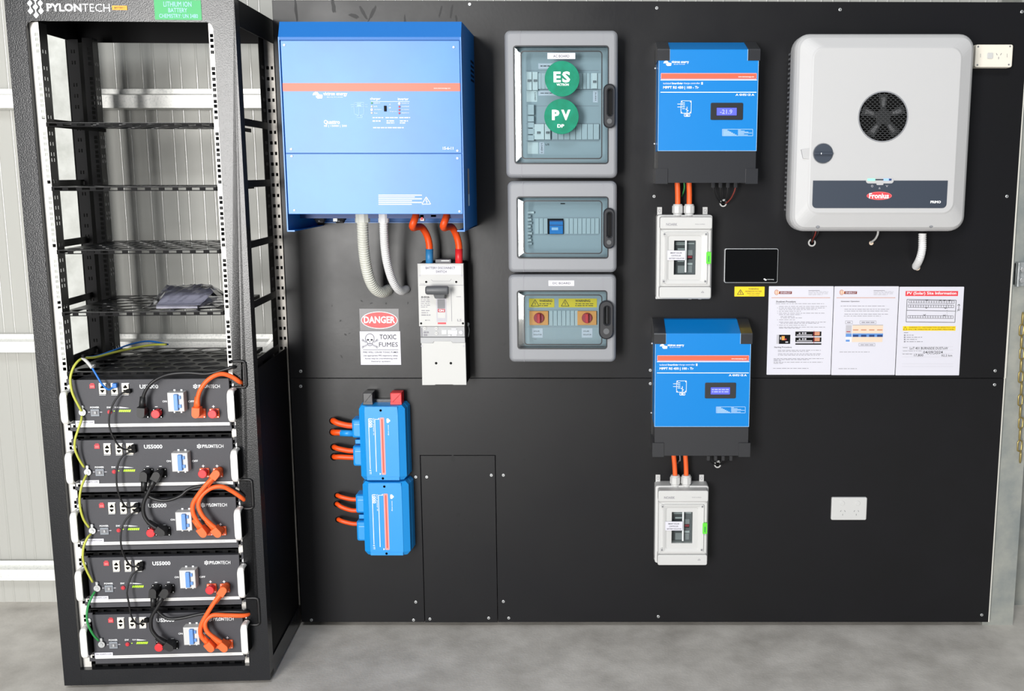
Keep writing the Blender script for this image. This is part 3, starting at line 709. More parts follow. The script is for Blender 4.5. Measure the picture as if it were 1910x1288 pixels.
for lab, pth in (('uppermost thin black data cable, joining the top two modules', [(237, 730), (223.7, 735.5), (211, 753), (204, 775), (204, 794), (210, 813), (222, 831), (234, 838), (246, 834)]),
                 ('thin black data cable joining the second and middle modules', [(247, 841), (230, 849), (220.5, 865), (217, 886), (219, 911), (226, 932), (237, 946), (252, 943)]),
                 ('thin black data cable joining the middle and fourth modules', [(254, 952), (237, 966), (228, 983), (225, 1001.6), (227, 1022.6), (234, 1041), (246, 1056), (261, 1053)]),
                 ('lowest thin black data cable, joining the bottom two modules', [(260, 1061), (247, 1071), (240, 1087.5), (237, 1106), (240, 1122), (245, 1148), (256, 1163), (270, 1158)])):
    n = len(pth); q = [(a, b, .012 + .022 * math.sin(math.pi * i / (n - 1))) for i, (a, b) in enumerate(pth)]
    t = cable('data_cable', lab, 'cable', q, .0026, 'rubber', group=GD, seg=7)
    for (a, b) in (pth[0], pth[-1]):
        m = MB('flat_black'); m.pslab(RF, a - 2, b - 4, a + 6, b + 3.4, .006, .017, .001, .001); t.part('connector', m)
def lug(t, a, b, F=RF):
    x, z = RF.W(a, b, .010); m = MB('screw_steel'); m.ring(ell(x, z, .0098, .0098, 20), ell(x, z, .0045, .0045, 20), -.0085, -.0105)
    m.box(x - .003, x + .003, -.0105, -.0087, z + .008, z + .020); m.disc(x, z, .0042, -.0088, -.0118, 6); t.part('ring_lug', m)
GE = 'earth straps down the left of the modules'
t = cable('earth_wire', 'yellow-green earth wire coming over the shelf to the top module', 'wire', [(311, 642, -.30), (283, 643, -.27), (243, 650, -.20), (209, 658, -.13), (178, 666, -.06), (154, 668, -.012), (140, 680, .012), (132.5, 698, .022), (131.5, 714, .024), (136, 735, .024), (147, 757, .018), (152, 766, .012)], .0036, 'earth_yellow', group=GE); lug(t, 153.5, 768.8)
for lab, mt_, pth, l in (('yellow earth strap between the top two modules', 'earth_yellow', [(152.5, 776), (151, 786), (145, 803), (140, 820), (140, 837), (147, 855), (157, 871)], (163.3, 880.3)),
                      ('yellow earth strap between the second and middle modules', 'earth_yellow', [(161, 886), (157, 894), (151.5, 909), (148.5, 928), (150, 948), (156, 968), (166, 983)], (172, 989.6)),
                      ('yellow earth strap between the middle and fourth modules', 'earth_yellow', [(169, 996), (163, 1003), (156, 1020), (155, 1043), (162, 1064), (173, 1085)], (181, 1097)),
                      ('green earth strap down to the lowest module', 'earth_green', [(177, 1103), (171, 1113), (164, 1131), (162, 1150), (165, 1166), (174, 1183), (184, 1194)], (189.3, 1201.6))):
    n = len(pth); q = [(a, b, .012 + .022 * math.sin(math.pi * i / (n - 1))) for i, (a, b) in enumerate(pth)]
    t = cable('earth_wire', lab, 'wire', q, .0034, mt_, group=GE); lug(t, *l)
t = cable('network_cable', 'bright blue network cable dropping into the top module', 'cable', [(314, 642, -.32), (277, 636, -.29), (243, 642, -.22), (215, 652, -.15), (180, 664, -.07), (154, 667, -.008), (163, 674, .012), (172, 686, .020), (184, 706, .026), (192, 718, .026), (203, 726, .022), (213, 720, .010)], .0028, 'net_blue')
m = MB('net_blue'); m.pslab(RF, 209, 715, 217, 723.5, .006, .017, .001, .001); t.part('connector', m)
m = MB('white'); m.tube([RF.P(154, 667, .004), RF.P(163, 675, .016), RF.P(172, 686, .023)], .0048, 8); t.part('wrap', m, label='white wrapped sleeve')
for (a, b) in ((154, 665), (172, 684)):
    m = MB('flat_black' if a < 160 else 'white'); m.pslab(RF, a - 2.6, b - 3.6, a + 2.6, b + 2.4, .008, .020, .001, .001); t.part('cable_tie', m)
# plastic bag of papers on the fourth shelf
Z4 = SZ[3]; bxa, bxb = RF.W(280, 575, -.10)[0], RF.W(414, 575, -.10)[0]
t = Thing('plastic_bag', 'clear plastic bag of folded papers lying on the fourth empty shelf', 'bag', RF, ((bxa + bxb) / 2, .15, Z4))
m = MB('paper')
for k in range(3):
    a = .012 * k; m.poly([(bxa + .03 + a, .07 + a, Z4 + .012 + .004 * k), (bxb - .05, .06 + a, Z4 + .012 + .004 * k), (bxb - .04 - a, .20, Z4 + .045 - .004 * k), (bxa + .02, .22, Z4 + .050 - .006 * k)])
m.box(bxa + .03, bxb - .06, .065, .26, Z4 + .002, Z4 + .011); t.part('papers', m)
m = MB('plastic_film'); N1, N2 = 22, 12; rb = random.Random(5); b = len(m.v)
for j in range(N2):
    for i in range(N1):
        u, v = i / (N1 - 1), j / (N2 - 1); e2 = min(1, 5 * min(u, 1 - u), 5 * min(v, 1 - v) + .1)
        m.v.append((bxa - .01 + u * (bxb - bxa) + .006 * rb.random(), .045 + v * .26 + .006 * rb.random(), Z4 + .004 + e2 * (.014 + .042 * math.sin(math.pi * min(1, v * 1.1)) * (.9 + .2 * rb.random()))))
for j in range(N2 - 1):
    for i in range(N1 - 1): m.face((b + j * N1 + i, b + j * N1 + i + 1, b + (j + 1) * N1 + i + 1, b + (j + 1) * N1 + i))
t.part('film', m)
# ================================================================== LARGE BLUE INVERTER
QD = .33
t = Thing('inverter', 'large pale blue inverter charger, the biggest box on the board, beside the rack', 'inverter', BF, (-.63, 0, 1.42))
X0, X1 = BF.W(517.5, 75, QD)[0], BF.W(858.5, 75, QD)[0]; X0 = (X0 + BF.W(537, 426, QD)[0]) / 2; X1 = (X1 + BF.W(868.5, 430, QD)[0]) / 2
ZTf = BF.W(690, 69, QD)[1]; ZTt = BF.W(690, 40.5, QD - .02)[1]; ZPb = BF.W(700, 399, QD)[1]; ZWb = BF.W(860, 429.5, QD)[1]
m = MB('blue'); pr = [(0.0, ZTt), (-(QD - .02), ZTt), (-QD, ZTf), (-QD, ZTf - .008), (-(QD - .006), ZTf - .008), (-(QD - .006), ZPb + .004), (0.0, ZPb + .004)]
L = [[(x, a, c) for a, c in pr] for x in (X0 + .003, X1 - .003)]; m.loft(L); t.part('chassis', m)
for s_, x in ((0, X0), (1, X1)):
    m = MB('inverter_blue'); xa, xb = (x, x + .003) if not s_ else (x - .003, x)
    pr = [(0.0, ZTt), (-(QD - .02), ZTt), (-QD, ZTf), (-QD, ZWb), (0.0, ZWb - .004)]
    m.M('blue_deep' if 0 else 'blue'); m.loft([[(xx, a, c) for a, c in pr] for xx in (xa, xb)])
    m.M('inverter_blue'); m.box(xa - .0002, xb + .0002, -QD - .0012, -QD, ZWb, ZTf)
    fx = (xa, xa + .022) if not s_ else (xb - .022, xb)
    m.M('blue'); m.box(fx[0], fx[1], -QD, -.005, ZWb - .003, ZWb); m.M('inverter_blue'); m.box(fx[0], fx[1], -QD - .0012, -QD, ZWb - .0035, ZWb + .0005)
    w = t.part('side_cover', m)
    if s_:
        m = MB('print_grey'); m.poly([(xb + .0006, -.24, ZPb + .02), (xb + .0006, -.20, ZPb + .02), (xb + .0006, -.20, ZPb + .13), (xb + .0006, -.24, ZPb + .13)]); m.M('print_pale'); m.poly([(xb + .0008, -.235, ZPb + .02), (xb + .0008, -.205, ZPb + .02), (xb + .0008, -.205, ZPb + .055), (xb + .0008, -.235, ZPb + .055)])
        m.M('flat_black')
        for r_ in range(5):
            for c_ in range(4): y_, z_ = -.03 - c_ * .022, ZTt - .09 - r_ * .014; m.poly([(xb + .0006, y_ - .008, z_), (xb + .0006, y_ + .008, z_), (xb + .0006, y_ + .008, z_ + .007), (xb + .0006, y_ - .008, z_ + .007)])
        t.part('rating_plate', m, parent=w)
zs = BF.W(700, 286, QD)[1]
m = MB('inverter_blue'); m.slab(X0 + .006, X1 - .005, zs + .0012, ZTf - .010, -(QD - .006), -(QD - .001), 0, .0008); t.part('front_panel', m, label='upper front panel')
m = MB('inverter_blue'); m.slab(X0 + .006, X1 - .005, ZPb, zs - .0012, -(QD - .006), -(QD - .001), 0, .0008); t.part('front_panel', m, label='lower front panel')
for a, b in ((530, 84), (846, 88), (543, 278), (853, 281), (544, 291), (853, 295), (549, 392), (857, 394)):
    x, z = BF.W(a, b, QD); m = MB('screw_steel'); m.disc(x, z, .0035, -QD + .001, -QD - .0012, 10, .0008); t.part('screw', m)
d = QD - .0004
m = MB('stripe_orange'); m.quad(X0 + .0065, X1 - .0055, BF.W(700, 170, d)[1], BF.W(700, 155, d)[1], -d); t.part('stripe', m, label='orange stripe')
m = MB('print_white'); d += .0003
def wave(m, F, x0, y0, x1, y1, d):
    def B(u, v): return F.P(x0 + u * (x1 - x0), y0 + v * (y1 - y0), d)
    top = [B(u / 10, .42 - .40 * math.sin(math.pi * min(1, u / 5.2)) if u <= 5 else .42 + .5 * math.sin(math.pi * (u - 5) / 5)) for u in range(0, 11)]
    bot = [B(u / 10, .62 - .15 * math.sin(math.pi * min(1, u / 5.2)) if u <= 5 else .62 + .38 * math.sin(math.pi * (u - 5) / 5)) for u in range(10, -1, -1)]
    m.poly([B(0, .5), B(.08, .15), B(.3, 0), B(.5, .05), B(.62, .3), B(.5, .6), B(.4, .45)])
    m.poly([B(.3, .5), B(.42, .62), B(.6, .35), B(1, .45), B(.95, .95), B(.5, 1), B(.35, .8)])
wave(m, BF, 583, 171, 602, 184, d); m.ptext(BF, 'victron energy', 603, 171.5, 648, 180, d, .02)
m.ptext(BF, 'BLUE POWER', 610, 180.2, 640, 181.8, d)
m.ptext(BF, 'Quattro', 604, 223.5, 634, 232.5, d, .03); m.ptext(BF, '48 | 15000 | 200', 604, 232.8, 647, 237.4, d, .01); m.ptext(BF, '15-6-11', 826, 273.5, 845.5, 279, d, .02)
m.ptext(BF, 'www.victronenergy.com', 809, 163.5, 840, 166, d + .0002, .01)
m.ptext(BF, 'charger', 690.5, 181.5, 710, 187.5, d, .01); m.ptext(BF, 'inverter', 742, 182, 762, 187, d, .01)
m.pquad(BF, 692, 189, 764, 189.5, d)
m.ptext(BF, 'mains on', 697, 190.5, 709, 193, d); m.ptext(BF, 'bulk', 697, 197, 704, 199.3, d); m.ptext(BF, 'absorption', 698, 203, 712, 205.3, d); m.ptext(BF, 'float', 698, 209.5, 704, 211.8, d)
m.ptext(BF, 'on', 726, 193.5, 728.5, 195.8, d); m.ptext(BF, 'off', 725, 199.5, 729, 202, d); m.ptext(BF, 'charger only', 727, 206.5, 740, 208.8, d)
for a, b, c in ((749, 'inverter on', 191), (749, 'overload', 197), (749, 'low battery', 203), (749, 'temperature', 209.5)): m.ptext(BF, b, a, c, a + 14, c + 2.3, d)
m.pwords(BF, 695, 217.5, 716, 221, d, 1, 4); m.pwords(BF, 719, 217.5, 742, 221, d, 1, 5); m.pwords(BF, 745, 217.5, 765, 221, d, 1, 6)
m.pwords(BF, 695, 223.5, 710, 227.5, d, 1, 7); m.pwords(BF, 721, 223.5, 736, 231, d, 2, 8); m.pwords(BF, 746, 223.5, 761, 231, d, 2, 9); m.pwords(BF, 696, 236, 753, 240, d, 1, 10)
m.pwords(BF, 706, 362, 787, 382.5, d, 6, 12, .5, False); m.pline(BF, [(787, 380.5), (795, 367), (803.5, 380.5), (787, 380.5)], 1.2, d); m.pline(BF, [(796, 370), (794, 374.5), (797, 375), (795.5, 379)], 1.2, d)
m.M('print_pale'); m.pline(BF, [(661, 191), (661, 212), (670, 216), (679, 212), (679, 191), (661, 191)], .8, d); m.pline(BF, [(654, 195), (686, 195)], .6, d); m.pline(BF, [(655, 199), (686, 199)], .6, d); m.pquad(BF, 666, 193, 674, 198, d); m.pline(BF, [(670, 198), (670, 216)], .8, d); m.pline(BF, [(666, 216), (676, 216), (676, 219), (666, 219), (666, 216)], .8, d)
t.part('panel_lettering', m)
m = MB('flat_black'); m.pslab(BF, 716, 197, 720.6, 207.5, QD - .002, QD + .003, 0, .001); t.part('switch', m, label='small black rocker switch')
for a, b, c in ((693.5, 192, 'earth_green'), (693.5, 198.5, 'tan'), (693.5, 204.5, 'paper'), (693.5, 210.5, 'tan'), (745, 193, 'paper'), (745, 199, 'dark_red'), (745, 205, 'dark_red'), (745, 211, 'dark_red')):
    x, z = BF.W(a, b, QD); m = MB(c); m.disc(x, z, .0028 if c != 'paper' else .004, -QD + .002, -QD - .001, 12, .0006); t.part('indicator_light', m)
# wiring bay under the case
m = MB('blue'); zb_ = BF.W(740, 414, .004)[1]; m.box(X0 + .02, X1 - .02, -.004, -.001, zb_, ZPb + .01); m.M('inverter_blue'); m.box(X0 + .02, X1 - .02, -.016, -.001, zb_ - .002, zb_)
m.M('blue_deep'); m.box(X0 + .003, X1 - .003, -.20, -.19, ZPb - .018, ZPb + .004); t.part('mounting_plate', m)
for a, c in ((597, 'handle_black'), (634, 'handle_black')):
    p = Vector(BF.P(a, 405, .16)); m = MB(c); m.cyl(p + Vector((0, 0, .012)), p - Vector((0, 0, .008)), .019, seg=8, sm=False); m.cyl(p - Vector((0, 0, .008)), p - Vector((0, 0, .017)), .017, .012, 14); t.part('cable_gland', m, label='black cable gland')
m = MB('module_lt'); m.pslab(BF, 621, 401, 629, 413, .15, .18, 0, .001); m.pslab(BF, 783, 400, 791, 412, .18, .2, 0, .001); m.M('print_red'); m.pquad(BF, 785, 405, 789, 410, .2004); m.M('module_lt'); m.pslab(BF, 803, 400, 814, 405, .18, .2, .001, .001); t.part('terminal_tag', m)
# conduits
def conduit(name, label, path, r, mt, ribs, F=BF, group=None, gland=None):
    pts = [F.P(*q) for q in path]; t = Thing(name, label, 'conduit', F, pts[0], group=group)
    S = smooth_path(pts, 10); Ln = [0]
    for a, b in zip(S, S[1:]): Ln.append(Ln[-1] + (b - a).length)
    tot = Ln[-1]; N = int(tot / ribs) * 4; Q = []
    for k in range(N + 1):
        s_ = tot * k / N; i = max(j for j in range(len(Ln)) if Ln[j] <= s_ + 1e-9); i = min(i, len(S) - 2)
        Q.append(S[i].lerp(S[i + 1], (s_ - Ln[i]) / (Ln[i + 1] - Ln[i])))
    m = MB(mt); m.tube(Q, r, 16, raw=True, rf=lambda i, K: r * (.80 if i % 4 == 3 else 1.0)); t.part('corrugated_tube', m)
    return t
GC = 'corrugated conduits under the large inverter'
t = conduit('conduit', 'thicker cream corrugated conduit curving from the large inverter into the board', [(676, 410, .19), (676.5, 430, .18), (678, 460, .16), (682, 492, .135), (689, 520, .11), (699, 538, .08), (712, 545, .045), (722, 541, .012), (725, 539, -.01)], .0172, 'conduit', .0078, group=GC)
p = Vector(BF.P(676, 406, .19)); m = MB('conduit'); m.cyl(p + Vector((0, 0, .014)), p - Vector((0, 0, .014)), .0225, seg=10, sm=False); t.part('gland_nut', m)
t = conduit('conduit', 'thinner white corrugated conduit, second under the large inverter', [(715.5, 410, .19), (716, 430, .18), (717.5, 458, .16), (721, 485, .14), (728, 512, .11), (737, 532, .08), (747, 542, .045), (756, 540, .012), (759, 538, -.01)], .0130, 'conduit_white', .0070, group=GC)
p = Vector(BF.P(715.5, 406, .19)); m = MB('conduit_white'); m.cyl(p + Vector((0, 0, .014)), p - Vector((0, 0, .014)), .0165, seg=10, sm=False); t.part('gland_nut', m)
GO = 'thick orange cables between inverter and disconnect switch'
for lab, dx, px2, c, cl in (('thick orange cable with blue sleeve, left one entering the disconnect switch', 0, 0, 'sleeve_blue', 'blue sleeve'), ('thick orange cable with red sleeve, right one entering the disconnect switch', 57.5, 55, 'red', 'red sleeve')):
    t = Thing('battery_cable', lab, 'cable', BF, BF.P(775 + dx, 398, .2), group=GO)
    m = MB('orange'); m.tube([BF.P(777 + dx, 398, .19), BF.P(773 + dx, 410, .215), BF.P(769.5 + dx, 420, .215), BF.P(771 + dx, 424.5, .185), BF.P(778 + dx, 423, .14), BF.P(787 + (dx + px2) / 2, 424, .11), BF.P(796 + px2, 438, .09), BF.P(800.5 + px2, 455, .085), BF.P(801 + px2, 472, .085), BF.P(801 + px2, 492, .085)], .0108, 14); t.part('sheath', m)
    m = MB(c); m.tube([BF.P(801 + px2, 464, .085), BF.P(801 + px2, 494, .085)], .0118, 14, raw=True); t.part('sleeve', m, label=cl)

# ================================================================== BATTERY DISCONNECT SWITCH
D = .098
t = Thing('disconnect_switch', 'tall light grey battery disconnect switch with dark T handle, under the large inverter', 'switch', BF, BF.P(826, 717, 0))
xa, xb, zb, zt = BF.R(781.5, 491, 866.5, 717, D); xa2, xb2 = BF.W(784, 640, D)[0], BF.W(869, 640, D)[0]
m = MB('rack_dark'); m.box(xa + .004, xb - .0005 + .003, -D + .010, 0, zb + .004, zt - .001); t.part('base', m)
zc = BF.W(826, 608.3, D)[1]; zd = BF.W(826, 628.5, D)[1]; ze = BF.W(826, 637, D)[1]
m = MB('switch_grey'); m.slab(xa, xb, zc, zt, -D + .018, -D, 0, .0015); cv = t.part('cover', m)
m = MB('mid_grey'); m.slab(xa + .003, xb - .001, zd, zc - .001, -D + .02, -D + .006, 0, .001)
for a, b in ((792, 612.5), (813.5, 612.5), (813.5, 622)): x, z = BF.W(a, b, D); m.M('switch_grey'); m.disc(x, z, .0055, -D + .006, -D + .004, 14, .0005); m.M('print_grey'); m.quad(x - .003, x + .003, z - .0006, z + .0006, -D + .0037)
m.M('module_lt'); m.pslab(BF, 824, 615.5, 833, 623, D - .006, D - .004); m.pslab(BF, 835.5, 615.5, 853, 623, D - .006, D - .004); m.M('paper'); m.pquad(BF, 842, 612, 851, 614.5, D - .0035); m.pquad(BF, 843, 623.5, 852, 626, D - .0035); m.pquad(BF, 836, 624, 840, 626.5, D - .0035)
x, z = BF.W(859.5, 620, D); m.disc(x, z, .006, -D + .006, -D + .003, 14); m.M('print_grey'); m.pquad(BF, 785.5, 611, 787, 627, D - .0035); m.pwords(BF, 790, 617, 799, 627, D - .0035, 2, 3); t.part('trip_unit', m)
m = MB('mid_grey'); m.slab(xa + .003, xb - .001, BF.W(826, 640, D)[1], zd - .001, -D + .022, -D + .004, 0, .001)
m.M('mid_grey'); m.prism([BF.W(*q, D) for q in ((784.5, 629.5), (867, 629.5), (867.5, 638.5), (844.5, 638.8), (842, 635.8), (809.5, 636), (807.5, 639.2), (785, 639.5))], -D + .004, -D + .0005); t.part('collar', m)
m = MB('switch_grey'); zf = BF.W(826, 700, D)[1]
pts = [BF.W(*q, D) for q in ((786, 639.5), (808, 639.5), (810, 636), (842, 636), (844.5, 639.2), (868, 639), (870, 717.5), (846, 717.5), (844, 716.8), (812.5, 716.8), (811, 717.8), (787.5, 718))]
m.prism(pts, -D + .03, -D, .001); t.part('lower_cover', m)
m = MB('flat_black')
for a, b in ((813.5, 677), (841, 677)): x, z = BF.W(a, b, D); m.disc(x, z, .0042, -D, -D - .0004, 12)
for a, b in ((795, 525.5), (851, 525.5)): x, z = BF.W(a, b, D); m.disc(x, z, .0036, -D, -D - .0004, 12)
for a, b in ((785.5, 602.8), (863.5, 602.8)): x, z = BF.W(a, b, D); m.disc(x, z, .0036, -D, -D - .0004, 10)
m.M('print_light')
for a, b in ((783, 513.5), (861.5, 513.5), (787, 645), (865, 645)): x, z = BF.W(a, b, D); m.disc(x, z, .003, -D, -D - .0004, 10)
t.part('cover_holes', m)
d = D + .0004
m = MB('paper'); m.pslab(BF, 785, 494.5, 860, 511.5, D - .0001, D + .0006); m.M('print_black'); m.ptext(BF, 'BATTERY DISCONNECT', 794, 497.2, 849, 501.6, D + .001, .0); m.ptext(BF, 'SWITCH', 813, 504.2, 833, 508.6, D + .001, 0); t.part('sticker', m, label='white paper label')
m = MB('print_grey'); m.pline(BF, [(782, 531.5), (865, 531.5)], .7, d); m.pline(BF, [(804, 521), (807, 524), (839, 524), (842, 520)], .6, d); m.pwords(BF, 785, 554, 802, 574, d, 6, 4, .35); m.pwords(BF, 786, 577, 803, 589, d, 3, 5, .35)
m.pquad(BF, 841.6, 538, 842.4, 599, d); m.ptext(BF, 'LS', 853, 594.5, 861, 599, d, .02); m.ptext(BF, '1600A', 851, 552, 860, 554, d, .01); m.ptext(BF, 'Susol', 784, 528, 792, 530, d); m.ptext(BF, 'MCCB', 793, 596, 802, 598, d, .01); m.pline(BF, [(786, 588), (803, 588)], .4, d)
m.M('print_black'); m.ptext(BF, 'SUSOL', 785.5, 552, 801.5, 555, d, .03); m.M('print_red'); m.pquad(BF, 816.5, 601, 832, 604.3, d); t.part('panel_lettering', m)
m = MB('print_light'); m.pslab(BF, 814, 555, 833, 600, D - .002, D + .0006); m.M('clip_grey'); m.pslab(BF, 816, 558, 830, 575, D, D + .0012); m.M('dark_red'); m.pslab(BF, 816.5, 575.8, 830, 582, D, D + .0014); m.M('switch_grey'); m.pslab(BF, 816.5, 582, 831, 593, D, D + .0014); m.M('print_white'); m.ptext(BF, 'ON', 818.5, 576.8, 828, 580.8, D + .0018, .03); t.part('toggle_slot', m)
m = MB('t_handle'); xh0, xh1, zh0, zh1 = BF.R(793.5, 533, 836.5, 549.5, D + .045)
L = []
zc_ = (zh0 + zh1) / 2; rh = (zh1 - zh0) / 2
for x, q in ((xh0, .72), (xh0 + .003, .95), (xh0 + .006, 1), (xh1 - .005, 1), (xh1 - .002, .95), (xh1, .8)): L.append([(x, -D - .042 + .85 * rh * q * math.cos(a), zc_ + rh * q * math.sin(a)) for a in [2 * math.pi * i / 16 for i in range(16)]])
m.loft(L, sm=True); xs0, xs1, zs0, zs1 = BF.R(809, 548, 832, 558, D + .02)
m.loft([[(xs0 + .004, -D, zs0), (xs1 - .004, -D, zs0), (xs1, -D, zc_), (xs0 - .002, -D, zc_)], [(xs0 + .006, -D - .040, zs0 + .006), (xs1 - .004, -D - .040, zs0 + .006), (xs1, -D - .044, zc_), (xs0 - .002, -D - .044, zc_)]]); t.part('handle', m, label='dark grey T shaped handle')
m = MB('clip_grey'); m.slab(*BF.R(812, 483.5, 841, 491, .075), -.04, -.075, .001, .001); m.M('module_lt'); m.pquad(BF, 823, 485, 838, 487, .0754); m.M('rack_dark'); m.box(xa + .008, xb - .0, -.06, -.02, zt - .002, zt + .003); t.part('terminal_shroud', m)
m = MB('zinc'); xq, zq = BF.W(872.5, 604, .03); m.disc(xq, zq, .006, -.03, -.04, 12, .001); m.tube([(xq, -.032, zq), (xq + .004, -.03, zq - .02), (xq, -.03, zq - .042)], .0017, 6); t.part('side_bolt', m)

# ================================================================== SIGNS
t = Thing('danger_sign', 'red oval DANGER sticker on clear backing, left of the disconnect switch', 'sign', BF, BF.P(707, 596, 0))
m = MB('clip_grey'); MATS['film_grey'] = mat('film_grey', '#4c4a4e', .3, spec=.5); m = MB('film_grey'); m.pslab(BF, 671, 575.5, 744, 616.5, 0, .0007); t.part('backing', m)
x, z = BF.W(707.8, 596.7); rx, rz = 34.2 / 575, 16 / 562
m = MB('print_white'); m.flat(ell(x, z, rx, rz, 40), -.0010); m.M('red'); m.flat(ell(x, z, rx - .0022, rz - .0022, 40), -.0013); m.M('print_white'); m.ptext(BF, 'DANGER', 678.5, 589.5, 737, 602.5, .0017, .03); t.part('lettering', m)
t = Thing('toxic_fumes_sign', 'white TOXIC FUMES sign with skull and crossbones, below the DANGER sticker', 'sign', BF, BF.P(709, 648, 0))
m = MB('paper'); m.pslab(BF, 672, 617.5, 747.2, 680, 0, .0012); t.part('backing', m)
d = .0016; m = MB('print_black'); m.ptext(BF, 'TOXIC', 708, 623.5, 739, 632.5, d, .01); m.ptext(BF, 'FUMES', 707, 638, 742, 646.5, d, .0); m.pline(BF, [(677, 652), (743, 652)], .7, d)
m.ptext(BF, 'FIRE WILL CAUSE TOXIC FUMES', 677.5, 655, 742.5, 658.2, d, .005); m.ptext(BF, 'Use appropriate PPE respiratory safety', 678, 661.5, 742, 665, d, .01); m.ptext(BF, 'fumes may be overwhelming with', 681, 667, 741, 670.2, d, .01); m.ptext(BF, 'battery system', 693, 672.4, 728, 675.4, d, .01)
def ringp(m, cx, cy, rx, ry, wd, d, a0=0, a1=360, n=20):
    P_ = [(cx + rx * math.cos(math.radians(a0 + (a1 - a0) * k / n)), cy + ry * math.sin(math.radians(a0 + (a1 - a0) * k / n))) for k in range(n + 1)]; m.pline(BF, P_, wd, d)
ringp(m, 689.8, 631, 8.2, 8.8, .9, d, 150, 390); ringp(m, 690, 641, 4.6, 3.4, .9, d, 0, 180)
m.pline(BF, [(682.5, 635), (685, 638.5), (685.5, 641)], .9, d); m.pline(BF, [(697, 635), (695, 638.5), (694.6, 641)], .9, d)
for a in (686.3, 693.3): m.poly([BF.P(a + 2.3 * math.cos(q), 633.5 + 1.7 * math.sin(q), d) for q in [math.pi / 5 * i for i in range(10)]])
m.poly([BF.P(689.8, 635.5, d), BF.P(691, 638, d), BF.P(688.6, 638, d)]); m.pline(BF, [(686, 640.5), (694, 640.5)], .8, d)
for a in (688, 690, 692): m.pline(BF, [(a, 639.5), (a, 642.5)], .5, d)
for s_ in (1, -1):
    for o in (-.9, .9): m.pline(BF, [(690 - s_ * 13, 634.5 + o), (690 - s_ * 7, 638 + o)], .6, d); m.pline(BF, [(690 + s_ * 5, 643 + o), (690 + s_ * 13, 646.5 + o)], .6, d)
    for a, b in ((-13.5, 634), (13.5, 647)): ringp(m, 690 + s_ * a, b, 1.5, 1.7, .6, d, 0, 360, 8)
t.part('lettering', m)

